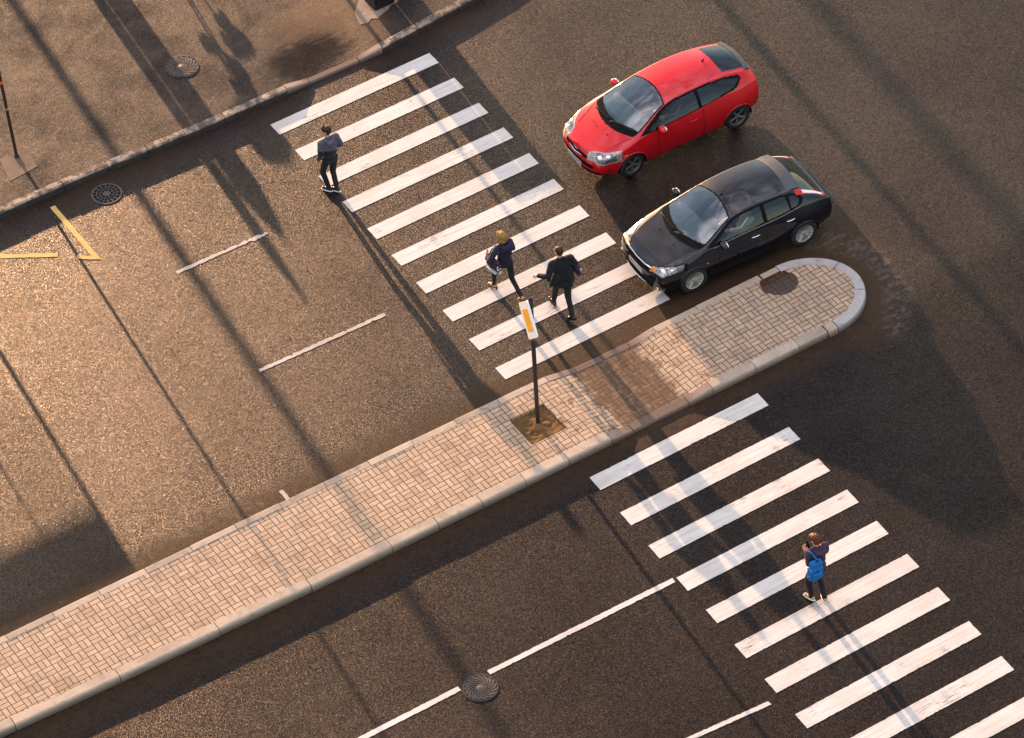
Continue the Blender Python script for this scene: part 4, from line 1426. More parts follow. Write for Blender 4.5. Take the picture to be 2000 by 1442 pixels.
# ---- black five-door
BLK = dict(
    paint=M['black'], xm=2.18, x0=0.30, x1=4.14, capz=0.0, fe=0.68, re=0.7,
    low=[(0.30, 0.18, 0.70), (0.6, 0.175, 0.83), (0.9, 0.175, 0.845), (2.0, 0.18, 0.855), (3.5, 0.19, 0.845), (4.14, 0.28, 0.73)],
    waist=[(0.30, 0.835, 0.47), (0.6, 0.885, 0.50), (0.87, 0.905, 0.52), (1.4, 0.905, 0.56), (2.2, 0.905, 0.58), (3.0, 0.910, 0.60), (3.5, 0.910, 0.63), (3.85, 0.88, 0.64), (4.14, 0.80, 0.64)],
    belt=[(0.30, 0.79, 0.675), (0.6, 0.83, 0.775), (0.87, 0.845, 0.845), (1.15, 0.84, 0.905), (1.4, 0.845, 0.94), (1.7, 0.845, 0.955), (2.2, 0.845, 0.975), (2.6, 0.845, 0.985), (3.0, 0.84, 1.0), (3.3, 0.82, 1.02), (3.5, 0.805, 1.03), (3.7, 0.79, 1.02), (3.9, 0.78, 0.985), (4.06, 0.765, 0.93), (4.14, 0.755, 0.90)],
    rail=[(0.30, 0.56, 0.735), (0.6, 0.64, 0.84), (0.87, 0.68, 0.905), (1.15, 0.765, 0.965), (1.4, 0.725, 1.075), (1.7, 0.655, 1.235), (1.95, 0.61, 1.335), (2.2, 0.60, 1.385), (2.6, 0.605, 1.41), (3.0, 0.605, 1.40), (3.3, 0.60, 1.365), (3.5, 0.60, 1.31), (3.7, 0.615, 1.21), (3.9, 0.63, 1.10), (4.06, 0.645, 0.985), (4.14, 0.64, 0.935)],
    roof=[(0.30, 0.755), (0.6, 0.86), (0.87, 0.935), (1.05, 0.99), (1.25, 1.085), (1.5, 1.21), (1.8, 1.35), (1.95, 1.41), (2.2, 1.462), (2.6, 1.495), (3.0, 1.485), (3.3, 1.445), (3.5, 1.385), (3.7, 1.275), (3.9, 1.15), (4.06, 1.02), (4.14, 0.96)],
    front=[(0.15, 0.08), (0.28, 0.01), (0.50, 0.0), (0.64, 0.03), (0.78, 0.09)],
    rear=[(0.25, 4.27), (0.45, 4.34), (0.65, 4.34), (0.9, 4.25), (1.0, 4.20)],
    ws=(0.99, 0.20, 1.98, 0.13), cowl=0.14,
    side_trim=[(1.22, 0.965), (1.5, 1.115), (1.8, 1.27), (2.0, 1.345), (2.5, 1.392), (3.0, 1.382), (3.3, 1.335), (3.50, 1.25), (3.56, 1.16), (3.48, 1.07), (3.2, 1.03), (2.6, 1.002), (1.9, 0.978), (1.4, 0.955)],
    side_panes=[([(1.40, 0.995), (1.55, 1.085), (1.82, 1.23), (2.02, 1.31), (2.5, 1.355), (2.56, 1.356), (2.56, 1.035), (1.9, 1.006), (1.45, 0.983)], 2),
                ([(2.65, 1.358), (3.0, 1.347), (3.16, 1.325), (3.20, 1.07), (2.65, 1.04)], 3),
                ([(3.24, 1.305), (3.36, 1.27), (3.45, 1.20), (3.44, 1.13), (3.38, 1.09), (3.25, 1.08)], 12)],
    rear_glass=(3.60, 4.03, 0.50),
    patches=[
        (lambda x, y, z, s, t: in_poly(x, y, [(0.03, 0.44), (0.15, 0.42), (0.34, 0.60), (0.55, 0.755), (0.78, 0.825), (0.66, 0.93), (0.40, 0.93), (0.18, 0.86)]) & (z > 0.585) & (z < 0.82) & (x < 0.75) & (z > 0.62 + 0.10 * (x - 0.1)), 16),
        (lambda x, y, z, s, t: in_poly(x, y, [(0.06, 0.48), (0.16, 0.46), (0.33, 0.62), (0.53, 0.765), (0.68, 0.815), (0.58, 0.90), (0.38, 0.90), (0.18, 0.82)]) & (z > 0.64 + 0.10 * (x - 0.1)) & (x < 0.68), 5),
        (lambda x, y, z, s, t: in_poly(x, y, [(0.05, 0.46), (0.15, 0.45), (0.19, 0.52), (0.12, 0.60)]) & (z > 0.63) & (z < 0.80), 15),
        (lambda x, y, z, s, t: (x < 0.30) & (y < 0.46) & (z > 0.60) & (z < 0.70), 7),
        (lambda x, y, z, s, t: (x < 0.35) & (y < 0.60) & (z > 0.275) & (z < 0.43), 7),
        (lambda x, y, z, s, t: (s == 3) & (x > 3.42) & (x < 4.10) & (t > 0.74), 8),
        (lambda x, y, z, s, t: (s == 4) & (x > 3.42) & (x < 4.10) & (t < 0.06), 8),
        (lambda x, y, z, s, t: (s == 3) & (x > 3.60) & (x < 4.04) & (t > 0.80), 11),
        (lambda x, y, z, s, t: (s == 4) & (x > 3.60) & (x < 4.04) & (t < 0.035), 11),
    ],
    axles=(0.87, 3.49), axle_z=0.310, arch_r=0.350, arch_y=0.88, wheel_r=0.32, track=0.785, steer=0.0,
    lamp_rim=M['plastic'], spokes=18, spoke_style='fan', rim=M['alloy'],
    mirror=(1.53, 0.955, 1.01), mirror_mat=M['black'], handles=[(2.33, 0.83), (3.17, 0.86)], handle_mat=M['chrome'], bulb=(0.27, 0.655, 0.68),
    seams=[('col', 1.45, row0[1] + 4, row0[3]), ('col', 2.60, row0[1] + 2, row0[3]), ('col', 3.34, row0[2] - 2, row0[3]), ('row', row0[1] + 1, 1.45, 3.1), ('row', row0[4], 0.42, 1.05)],
    wipers=[((0.955, 0.05), (1.16, 0.66)), ((0.97, -0.62), (0.955, 0.0))], wiper_foot=[(0.92, 0.02), (1.0, -0.64)],
    aerial=(2.02, 0.0, 0.22), plate=(0.005, 0.50),
    trims=[('grille_bar', M['chrome'], [(0.10, 0.50, 0.735), (0.055, 0.30, 0.728), (0.04, 0.0, 0.722), (0.055, -0.30, 0.728), (0.10, -0.50, 0.735)], 0.016),
           ('bumper_strip', M['chrome'], [(0.20, 0.68, 0.335), (0.06, 0.50, 0.30), (0.01, 0.25, 0.285), (0.0, 0.0, 0.28), (0.01, -0.25, 0.285), (0.06, -0.50, 0.30), (0.20, -0.68, 0.335)], 0.014)],
    blobs=[('washer_jet', M['rubber'], (0.74, 0.28, 0.91), (0.02, 0.014, 0.01)), ('fog_lamp', M['chrome'], (0.10, 0.70, 0.315), (0.025, 0.04, 0.05)),
           ('side_indicator', M['amber'], (1.18, 0.905, 0.66), (0.03, 0.008, 0.012))],
    dash_z=0.89)
yaw_blk = math.atan2(0.062, -1.0)
blk = empty('black_car', W(7.39, 8.73, 0), yaw_blk, 'glossy black five-door car with silver many-spoked wheels beside the island', 'car')
Pb, srf_b = build_car(BLK, blk)
xm = BLK['xm']
mb = MB()
pts = []
for k in range(17):
    y = -0.585 + 1.17 * k / 16
    e = (y / 0.585) ** 2
    q = srf_b(3.32, y)
    pts.append((xm - 3.30 + 0.05 * e, y, q.z + 0.012))
vs = []
for x, y, z in pts:
    vs += [(x, y, z - 0.006), (x - 0.10, y, z + 0.010), (x - 0.27, y, z - 0.012), (x - 0.285, y, z - 0.035), (x - 0.16, y, z - 0.05), (x, y, z - 0.05)]
fs = [(i * 6 + j, i * 6 + (j + 1) % 6, (i + 1) * 6 + (j + 1) % 6, (i + 1) * 6 + j) for i in range(16) for j in range(6)]
fs += [tuple(range(6)), tuple(16 * 6 + j for j in (5, 4, 3, 2, 1, 0))]
mb.add(vs, fs)
mb.build('spoiler', M['spoiler'], blk, True, auto=35)
# chrome line under the side windows
for s in (1, -1):
    mb = MB()
    pts = []
    for x in np.arange(1.35, 3.46, 0.07):
        r = row0[3] + 1
        j = np.argmin(np.abs(Pb[r, :, 0] - x))
        q = Pb[r, j]
        pts.append((xm - q[0], (q[1] + 0.004) * s, q[2]))
    mb.tube(pts, 0.007, 6)
    mb.build('waist_strip', M['grey_metal'], blk, True)
# ------------------------------------------------------------------ people
def cloth(name, col, var=0.25, rough=0.9, sheen=0.03):
    t = NT(name)
    p = t.objpos()
    f = t.ramp(t.noise(p, 7, 5, 0.6), 0.25, 0.75, 1 - var, 1 + var)
    c = t.mix(1.0, col, t.comb(f, f, f), 'MULTIPLY')
    h = t.math('ADD', t.noise(t.vmath('MULTIPLY', p, (1.0, 1.0, 1.6)), 9, 4, 0.6, 0.8), t.math('MULTIPLY', t.noise(p, 90, 2), 0.15))
    return t.done(t.bsdf(c, rough, 0, 0.25, t.bump(h, 0.55, 0.03), **{'Sheen Weight': sheen}))

def mat_hair(name, col):
    t = NT(name)
    p = t.objpos()
    n = t.noise(t.vmath('MULTIPLY', p, (1.0, 1.0, 0.25)), 60, 4, 0.6)
    c = t.mix(t.ramp(n, 0.3, 0.7), col, tuple(0.55 * x for x in col))
    return t.done(t.bsdf(c, 0.55, 0, 0.25, t.bump(n, 0.8, 0.012), **{'Sheen Weight': 0.0}))

def two_tone(name, top, low, z0, slope):
    t = NT(name)
    p = t.objpos()
    s = t.sep(p)
    e = t.math('ADD', s[2], t.math('MULTIPLY', s[1], slope))
    c = t.mix(t.ramp(e, z0 - 0.006, z0 + 0.006, smooth=False), low, top)
    h = t.noise(t.vmath('MULTIPLY', p, (1.0, 1.0, 1.6)), 9, 4, 0.6, 0.8)
    return t.done(t.bsdf(c, 0.85, 0, 0.25, t.bump(h, 0.55, 0.03), **{'Sheen Weight': 0.15}))

M['skin'] = simple('skin', (0.50, 0.27, 0.18), 0.5, 0, 0.4, 0.08, 12, **{'Subsurface Weight': 0.12, 'Subsurface Scale': 0.02})
M['hair_brown'] = mat_hair('brown_hair', (0.045, 0.019, 0.008))
M['hair_auburn'] = mat_hair('auburn_hair', (0.13, 0.045, 0.014))
M['hair_blond'] = mat_hair('blond_hair', (0.36, 0.185, 0.05))
M['black_cloth'] = cloth('black_cloth', (0.010, 0.010, 0.013))
M['trouser_black'] = cloth('dark_trousers', (0.013, 0.012, 0.015))
M['trouser_brown'] = cloth('dark_brown_jeans', (0.020, 0.015, 0.014))
M['navy'] = cloth('navy_cloth', (0.020, 0.016, 0.036))
M['plum'] = cloth('plum_cloth', (0.050, 0.028, 0.052))
M['grey_top'] = cloth('slate_cloth', (0.085, 0.08, 0.10))
M['hoodie'] = two_tone('grey_and_black_hoodie', (0.075, 0.070, 0.088), (0.009, 0.009, 0.011), 1.20, -0.35)
M['blue_bag'] = cloth('bright_blue_canvas', (0.008, 0.125, 0.36), 0.12)
M['bag_plum'] = cloth('dark_plum_bag', (0.035, 0.02, 0.045))
M['bag_trim'] = simple('pale_bag_trim', (0.55, 0.52, 0.50), 0.6)
M['shoe_white'] = simple('white_rubber_sole', (0.72, 0.68, 0.64), 0.6)
M['shoe_black'] = simple('black_leather', (0.012, 0.011, 0.011), 0.3)
M['shoe_tan'] = simple('tan_leather', (0.42, 0.19, 0.06), 0.4)
M['shoe_beige'] = simple('beige_canvas', (0.40, 0.27, 0.14), 0.7)
M['eye'] = simple('eye', (0.03, 0.02, 0.018), 0.15)
M['lip'] = simple('lip', (0.36, 0.13, 0.10), 0.5)
M['driver_shirt'] = cloth('pale_shirt', (0.62, 0.58, 0.55), 0.1)
M['driver_dark'] = cloth('dark_jumper', (0.05, 0.055, 0.07), 0.2)

def remeshed(name, mb, voxel, mat, parent, smooth=4, noise=0.0, nscale=12.0):
    me = bpy.data.meshes.new(name + '_src')
    me.from_pydata([tuple(q) for q in mb.v], [], mb.f)
    o = bpy.data.objects.new(name + '_src', me)
    tmp = bpy.data.scenes.new('workshop')
    tmp.collection.objects.link(o)
    m = o.modifiers.new('r', 'REMESH')
    m.mode = 'VOXEL'
    m.voxel_size = voxel
    m.use_smooth_shade = True
    if smooth:
        s = o.modifiers.new('s', 'SMOOTH')
        s.factor = 0.5
        s.iterations = smooth
    tmp.view_layers[0].update()
    dg = tmp.view_layers[0].depsgraph

    new = bpy.data.meshes.new_from_object(o.evaluated_get(dg))
    bpy.data.objects.remove(o)
    bpy.data.scenes.remove(tmp)
    bpy.data.meshes.remove(me)
    if noise:
        for v in new.vertices:
            d = mnoise.noise(v.co * nscale) * noise + mnoise.noise(v.co * nscale * 2.7) * noise * 0.5
            v.co += v.normal * d
    new.name = name
    new.materials.clear()
    new.materials.append(mat)
    new.polygons.foreach_set('use_smooth', [True] * len(new.polygons))
    r = bpy.data.objects.new(name, new)
    COL.objects.link(r)
    r.parent = parent
    return r

def ik(a, b, l1, l2, pole):
    a, b = Vector(a), Vector(b)
    d = b - a
    L = min(d.length, (l1 + l2) * 0.999)
    dn = d.normalized()
    x = (l1 * l1 - l2 * l2 + L * L) / (2 * L)
    h = math.sqrt(max(l1 * l1 - x * x, 0))
    p = Vector(pole) - dn * Vector(pole).dot(dn)
    return a + dn * x + p.normalized() * h

def hand(mb, w, d, palm_n, s):
    """w wrist, d pointing direction, palm_n palm normal, s = +1 thumb towards d x n"""
    w, d, n = Vector(w), Vector(d).normalized(), Vector(palm_n).normalized()
    n = (n - d * n.dot(d)).normalized()
    side = d.cross(n) * s
    q = Matrix((d, side, n)).transposed()
    mb.ell(w + d * 0.045, (0.052, 0.041, 0.019), q, 12, 8)
    for k, ln in enumerate((0.070, 0.078, 0.072, 0.056)):
        o = (1.5 - k) * 0.021
        a = w + d * 0.082 + side * o
        dd = (d * 0.85 + n * 0.35 + side * o * 2.2).normalized()
        b = a + dd * ln * 0.55
        e = b + (d * 0.35 + n * 0.9).normalized() * ln * 0.45
        mb.cap(a - d * 0.02, 0.0095, b, 0.009, 6)
        mb.cap(b, 0.009, e, 0.0075, 6)
    a = w + d * 0.025 + side * 0.034
    b = a + (d * 0.6 + side * 0.6 + n * 0.3).normalized() * 0.036
    mb.cap(w + d * 0.02, 0.014, a, 0.012, 6)
    mb.cap(a, 0.011, b, 0.010, 6)
    mb.cap(b, 0.010, b + (d * 0.9 + n * 0.3).normalized() * 0.028, 0.008, 6)

def person(root, J, C):
    """J joints in local metres (x forward, y left, z up); C clothing spec"""
    V = {k: Vector(v) for k, v in J.items() if isinstance(v, (tuple, Vector))}
    for s in 'lr':
        if 'el' + s not in V:
            V['el' + s] = ik(V['sh' + s], V['wr' + s], 0.285, 0.255, J.get('pole_arm_' + s, Vector((-0.5, 0.6 if s == 'l' else -0.6, -0.5))))
        if 'kn' + s not in V:
            V['kn' + s] = ik(V['hip' + s], V['an' + s], 0.44, 0.42, Vector((1, 0.05 if s == 'l' else -0.05, 0)))
    hd, nk = V['head'], V['neck']
    yaw = J.get('head_yaw', 0.0)
    pitch = J.get('head_pitch', 0.0)
    HR = Matrix.Rotation(yaw, 3, 'Z') @ Matrix.Rotation(pitch, 3, 'Y')
    def hp(x, y, z):
        return hd + HR @ Vector((x, y, z))
    mb = MB()
    mb.ell(hp(-0.012, 0, 0.025), (0.096, 0.077, 0.095), HR)
    mb.ell(hp(0.022, 0, -0.035), (0.066, 0.062, 0.082), HR)
    mb.ell(hp(0.055, 0, -0.085), (0.030, 0.034, 0.026), HR)
    mb.cap(hp(0.082, 0, 0.012), 0.010, hp(0.104, 0, -0.022), 0.014, 8)
    mb.ell(hp(0.078, 0, -0.060), (0.014, 0.024, 0.012), HR)
    for s in (1, -1):
        mb.ell(hp(-0.005, 0.078 * s, -0.008), (0.022, 0.011, 0.034), HR)
        mb.ell(hp(0.075, 0.030 * s, 0.030), (0.016, 0.024, 0.008), HR)
    mb.cap(hp(-0.015, 0, -0.05), 0.052, nk - Vector((0, 0, 0.02)), 0.058)
    ch, pe = V['chest'], V['pel']
    mb.ell(ch, (0.085, 0.14, 0.18))
    mb.cap(ch, 0.08, pe, 0.085)
    mb.ell(pe, (0.08, 0.12, 0.09))
    for s, q in (('l', 1), ('r', -1)):
        mb.cap(nk - Vector((0, 0, 0.03)), 0.05, V['sh' + s], 0.052)
        mb.cap(V['sh' + s], 0.048, V['el' + s], 0.038)
        mb.cap(V['el' + s], 0.038, V['wr' + s], 0.026)
        hdir = J.get('hand_dir_' + s)
        hdir = Vector(hdir) if hdir else (V['wr' + s] - V['el' + s]).normalized()
        hand(mb, V['wr' + s], hdir, J.get('palm_' + s, (0.2, -q, 0.1)), J.get('thumb_' + s, 1 if s == 'l' else -1))
        mb.cap(V['hip' + s], 0.072, V['kn' + s], 0.048)
        mb.cap(V['kn' + s], 0.047, V['an' + s], 0.034)
        fd = Vector((math.cos(J.get('foot_yaw_' + s, 0)), math.sin(J.get('foot_yaw_' + s, 0)), J.get('foot_pitch_' + s, 0)))
        V['fd' + s] = fd.normalized()
        mb.cap(V['an' + s] - V['fd' + s] * 0.02 - Vector((0, 0, 0.035)), 0.03, V['an' + s] + V['fd' + s] * 0.13 - Vector((0, 0, 0.05)), 0.026)
    body = remeshed('body', mb, 0.0075, M['skin'], root, 2)
    for s in (1, -1):
        mb = MB()
        mb.ell(hp(0.086, 0.031 * s, 0.014), (0.009, 0.012, 0.007), HR, 8, 6)
        mb.build('eye', M['eye'], root, True)
    mb = MB()
    mb.ell(hp(0.092, 0, -0.060), (0.005, 0.020, 0.006), HR, 8, 6)
    mb.build('mouth', M['lip'], root, True)
    # hair
    mb = MB()
    for c, r in C['hair']:
        mb.ell(hp(*c), r, HR)
    remeshed('hair', mb, 0.009, C['hair_mat'], root, 1, C.get('hair_noise', 0.008), 30)
    # top
    fat = C.get('fat', 1.0)
    mb = MB()
    hem = C.get('hem', 0.86)
    mb.ell(ch + Vector((-0.005, 0, 0)), (0.128 * fat, 0.188 * fat, 0.205))
    mb.ell((ch + pe) / 2, (0.122 * fat, 0.172 * fat, 0.19))
    mid = Vector((pe.x, pe.y, hem + 0.09))
    mb.ell(mid, (0.128 * fat * C.get('flare', 1.0), 0.176 * fat * C.get('flare', 1.0), 0.11))
    mb.cap(nk - Vector((0.0, 0, 0.045)), 0.078, nk + Vector((0.0, 0, C.get('collar', -0.005))), 0.070)
    for s in 'lr':
        mb.cap(nk - Vector((0, 0, 0.07)), 0.075, V['sh' + s], 0.070 * fat)
        mb.cap(V['sh' + s], 0.074 * fat, V['el' + s], 0.060 * fat)
        mb.cap(V['el' + s], 0.060 * fat, V['wr' + s] - (V['wr' + s] - V['el' + s]).normalized() * 0.02, 0.044 * fat)
    for a, ra, b, rb in C.get('top_extra', []):
        mb.cap(a, ra, b, rb)
    top = remeshed(C.get('top_name', 'jacket'), mb, 0.013, C['top'], root, 5, 0.007, 9)
    if 'hood' in C:
        mb = MB()
        for a, ra, b, rb in C['hood']:
            mb.cap(a, ra, b, rb)
        remeshed('hood', mb, 0.010, C['hood_mat'], root, 4, 0.006, 14)
    # trousers
    mb = MB()
    mb.ell(pe + Vector((0, 0, -0.01)), (0.118, 0.165, 0.125))
    leg = C.get('leg', 1.0)
    for s in 'lr':
        mb.cap(V['hip' + s], 0.094 * leg, V['kn' + s], 0.068 * leg)
        mb.cap(V['kn' + s], 0.066 * leg, V['an' + s] + Vector((0, 0, 0.0)), 0.052 * leg)
    remeshed('trousers', mb, 0.013, C['trousers'], root, 4, 0.006, 10)
    for s, q in (('l', 1), ('r', -1)):
        fd = V['fd' + s]
        an = V['an' + s]
        dn = Vector((0, 0, -1))
        dn = (dn - fd * dn.dot(fd)).normalized()
        mb = MB()
        mb.cap(an + dn * 0.030 - fd * 0.035, 0.043, an + dn * 0.042 + fd * 0.135, 0.036)
        mb.cap(an, 0.044, an + dn * 0.03 + fd * 0.05, 0.044)
        sh = remeshed('shoe', mb, 0.010, C['shoe'], root, 2)
        mb = MB()
        sd = fd.cross(dn).normalized()
        R3 = Matrix((fd, sd, dn)).transposed()
        mb.ell(an + dn * 0.073 + fd * 0.045, (0.145, 0.047, 0.016), R3, 18, 8)
        if C.get('heel'):
            mb.cap(an + dn * 0.07 - fd * 0.05, 0.024, an + dn * (0.07 + C['heel']) - fd * 0.055, 0.016)
        mb.build('sole', C['sole'], sh, True)
    return V

def local(root_uv, head, uv, z=0.0):
    hu, hv = head
    du, dv = uv[0] - root_uv[0], uv[1] - root_uv[1]
    return (du * hu + dv * hv, du * hv - dv * hu, z)

def unit(a, b):
    l = math.hypot(a, b)
    return (a / l, b / l)

def stand(name, uv, head, label, z=0.0):
    return empty(name, W(uv[0], uv[1], z), math.atan2(-head[1], head[0]), label, 'person')

SHORT = [((-0.020, 0, 0.050), (0.102, 0.084, 0.088)), ((-0.050, 0, 0.010), (0.068, 0.080, 0.085)), ((0.045, 0, 0.095), (0.055, 0.062, 0.040))]

# walker in the grey and black hoodie
c0, h0 = (1.61, 2.585), unit(-0.05, -1)
p1 = stand('person', c0, h0, 'young man in a grey and black hooded top walking over the far zebra stripes')
J = dict(pel=(0.0, 0.0, 0.96), chest=(0.005, 0.0, 1.29), neck=(0.01, 0.0, 1.485), head=(0.045, 0.012, 1.645), head_yaw=0.75,
         shl=(0.0, 0.185, 1.43), shr=(0.0, -0.185, 1.43), hipl=(0, 0.09, 0.93), hipr=(0, -0.09, 0.93),
         anl=(0.06, 0.065, 0.085), anr=(-0.06, -0.055, 0.095), foot_yaw_l=0.5, foot_yaw_r=0.35, foot_pitch_r=-0.12,
         wrl=(0.10, 0.225, 0.93), wrr=(0.16, -0.13, 1.06), pole_arm_r=Vector((-0.7, -0.8, -0.1)), pole_arm_l=Vector((-0.9, 0.3, 0)),
         knl=(0.14, 0.13, 0.52))
person(p1, J, dict(hair=SHORT, hair_mat=M['hair_brown'], hair_noise=0.012, top=M['hoodie'], top_name='hooded_top', hem=0.85, fat=1.05, hood_mat=M['grey_top'],
                   hood=[((-0.02, 0.10, 1.485), 0.045, (-0.105, 0.05, 1.42), 0.05), ((-0.105, 0.05, 1.42), 0.05, (-0.105, -0.05, 1.42), 0.05), ((-0.105, -0.05, 1.42), 0.05, (-0.02, -0.10, 1.485), 0.045), ((-0.12, 0, 1.40), 0.05, (-0.135, 0, 1.33), 0.045)],
                   trousers=M['trouser_brown'], shoe=M['shoe_black'], sole=M['shoe_white']))

# woman with the bag
c1, h1 = (2.87, 7.37), unit(-0.12, -1)
p2 = stand('person', c1, h1, 'blond woman in a dark hooded coat striding with a shoulder bag')
fl, fr = local(c1, h1, (2.80, 6.98)), local(c1, h1, (2.985, 7.80))
J = dict(pel=(0.0, 0.0, 0.93), chest=(0.02, -0.005, 1.25), neck=(0.03, 0.0, 1.43), head=(0.06, 0.01, 1.575), head_yaw=0.12,
         shl=(0.02, 0.165, 1.375), shr=(0.02, -0.165, 1.375), hipl=(0.02, 0.085, 0.905), hipr=(-0.02, -0.085, 0.905),
         anl=(fl[0] - 0.07, 0.075, 0.125), anr=(fr[0] + 0.04, -0.06, 0.185), foot_yaw_l=0.15, foot_yaw_r=-0.05, foot_pitch_l=-0.15, foot_pitch_r=-0.75,
         wrl=(0.22, 0.27, 1.16), wrr=(0.25, -0.10, 1.10), pole_arm_l=Vector((-0.6, 0.8, -0.3)))
V2 = person(p2, J, dict(hair=[((-0.022, 0, 0.035), (0.112, 0.098, 0.100)), ((-0.055, 0, -0.045), (0.075, 0.100, 0.085)), ((-0.01, 0.075, -0.05), (0.055, 0.030, 0.075)), ((-0.01, -0.075, -0.05), (0.055, 0.030, 0.075)), ((0.05, 0, 0.09), (0.05, 0.065, 0.035))],
                        hair_mat=M['hair_blond'], hair_noise=0.004, top=M['navy'], top_name='coat', hem=0.84, flare=0.98, fat=0.96, hood_mat=M['navy'],
                        hood=[((0.0, 0.10, 1.43), 0.05, (-0.10, 0.06, 1.385), 0.065), ((-0.10, 0.06, 1.385), 0.065, (-0.12, -0.07, 1.37), 0.075), ((-0.12, -0.07, 1.37), 0.075, (0.0, -0.12, 1.43), 0.055), ((-0.13, -0.03, 1.36), 0.07, (-0.14, -0.03, 1.28), 0.05)],
                        trousers=M['trouser_black'], leg=0.86, shoe=M['shoe_tan'], sole=M['shoe_black'], heel=0.05))

def bag_root(name, person_root, at, label, cat):
    m = person_root.matrix_basis
    loc = Matrix.Translation(person_root.location) @ Matrix.Rotation(person_root.rotation_euler.z, 4, 'Z') @ Vector(at)
    return empty(name, loc, person_root.rotation_euler.z, label, cat)

b = bag_root('shoulder_bag', p2, (0.02, 0.27, 0.86), 'dark plum shoulder bag with pale trim at the blond woman\'s left side', 'bag')
mb = MB()
for a, ra, c, rb in (((0.17, 0.0, 0.10), 0.055, (-0.17, 0.0, 0.10), 0.055), ((0.17, 0.02, 0.22), 0.06, (-0.17, 0.02, 0.22), 0.06), ((0.15, 0.02, 0.30), 0.05, (-0.15, 0.02, 0.30), 0.05), ((0.0, 0.03, 0.16), 0.085, (0.0, 0.02, 0.24), 0.085)):
    mb.cap(a, ra, c, rb)
remeshed('pouch', mb, 0.010, M['bag_plum'], b, 4)
for c_, s_ in (((0, 0.075, 0.045), (0.30, 0.05, 0.035)), ((-0.20, 0.03, 0.20), (0.02, 0.09, 0.10)), ((-0.215, 0.01, 0.08), (0.02, 0.06, 0.07))):
    mb = MB()
    mb.box(c_, s_)
    mb.build('pale_trim', M['bag_trim'], b)
mb = MB()
mb.tube([(0.13, 0.01, 0.33), (0.10, -0.05, 0.47), (0.02, -0.13, 0.575), (-0.08, -0.08, 0.49), (-0.13, 0.0, 0.33)], 0.014, 6)
mb.build('strap', M['bag_plum'], b, True)

# man in black
c2, h2 = (3.53, 8.47), unit(0.10, -1)
p3 = stand('person', c2, h2, 'short-haired man in a black open jacket stepping out beside the blond woman')
J = dict(pel=(0.0, 0.0, 0.945), chest=(0.02, 0.0, 1.27), neck=(0.04, 0.0, 1.465), head=(0.085, 0.01, 1.625), head_yaw=0.30,
         shl=(0.02, 0.20, 1.415), shr=(0.0, -0.20, 1.415), hipl=(0.02, 0.09, 0.92), hipr=(-0.02, -0.09, 0.92),
         anl=(0.30, 0.07, 0.10), anr=(-0.33, -0.03, 0.135), foot_pitch_l=0.15, foot_pitch_r=-0.35, foot_yaw_r=0.55, foot_yaw_l=0.1,
         wrl=(0.16, 0.46, 1.10), ell=(-0.06, 0.33, 1.20), wrr=(0.20, -0.26, 1.02), pole_arm_r=Vector((-0.9, -0.7, 0)), palm_l=(0.3, -0.3, -1))
person(p3, J, dict(hair=[((-0.018, 0, 0.045), (0.099, 0.081, 0.084)), ((-0.045, 0, 0.0), (0.064, 0.077, 0.075))], hair_mat=M['hair_brown'], hair_noise=0.002,
                   top=M['black_cloth'], hem=0.78, flare=1.2, fat=1.12,
                   top_extra=[((-0.06, 0.14, 1.12), 0.10, (0.03, 0.25, 0.84), 0.035), ((-0.08, -0.10, 1.15), 0.10, (-0.14, -0.12, 0.82), 0.045), ((0.06, 0.2, 1.0), 0.05, (0.12, 0.27, 0.90), 0.03), ((-0.05, -0.16, 1.1), 0.08, (-0.08, -0.20, 0.86), 0.04)],
                   trousers=M['trouser_black'], leg=1.02, shoe=M['shoe_black'], sole=M['shoe_black']))
b = bag_root('messenger_bag', p3, (-0.04, -0.31, 0.98), 'small dark plum bag slung at the right hip of the man in black', 'bag')
mb = MB()
for a, ra, c, rb in (((0.13, 0.0, 0.07), 0.05, (-0.12, 0.0, 0.07), 0.05), ((0.13, 0.0, 0.20), 0.05, (-0.12, 0.0, 0.20), 0.05), ((0, -0.02, 0.10), 0.06, (0, -0.02, 0.2), 0.06)):
    mb.cap(a, ra, c, rb)
remeshed('pouch', mb, 0.010, M['bag_plum'], b, 4)
mb = MB()
mb.box((-0.165, -0.02, 0.22), (0.012, 0.035, 0.05))
mb.build('tag', M['bag_trim'], b)
mb = MB()
mb.tube([(0.10, 0.02, 0.24), (0.12, 0.12, 0.40), (0.06, 0.26, 0.52), (-0.06, 0.24, 0.50), (-0.12, 0.10, 0.36), (-0.10, 0.02, 0.24)], 0.013, 6)
mb.build('strap', M['black_cloth'], b, True)

# youngster with the blue backpack
c3, h3 = (3.13, 17.80), unit(0.06, -1)
p4 = stand('person', c3, h3, 'youngster in a plum hooded top reading something while crossing the lower road')
J = dict(pel=(0.0, 0.0, 0.93), chest=(0.02, 0.0, 1.24), neck=(0.04, 0.0, 1.425), head=(0.085, 0.005, 1.575), head_yaw=0.25, head_pitch=0.30,
         shl=(0.02, 0.175, 1.37), shr=(0.02, -0.18, 1.37), hipl=(0, 0.09, 0.90), hipr=(0, -0.09, 0.90),
         anl=(0.06, 0.095, 0.09), anr=(-0.10, -0.10, 0.09), foot_yaw_l=0.35, foot_yaw_r=-0.25,
         wrl=(0.22, 0.13, 1.20), wrr=(0.25, -0.04, 1.12), pole_arm_l=Vector((-0.5, 0.15, -0.9)), pole_arm_r=Vector((-0.3, -0.9, -0.7)), palm_l=(-0.3, -0.4, 1), palm_r=(-0.3, 0.4, 1))
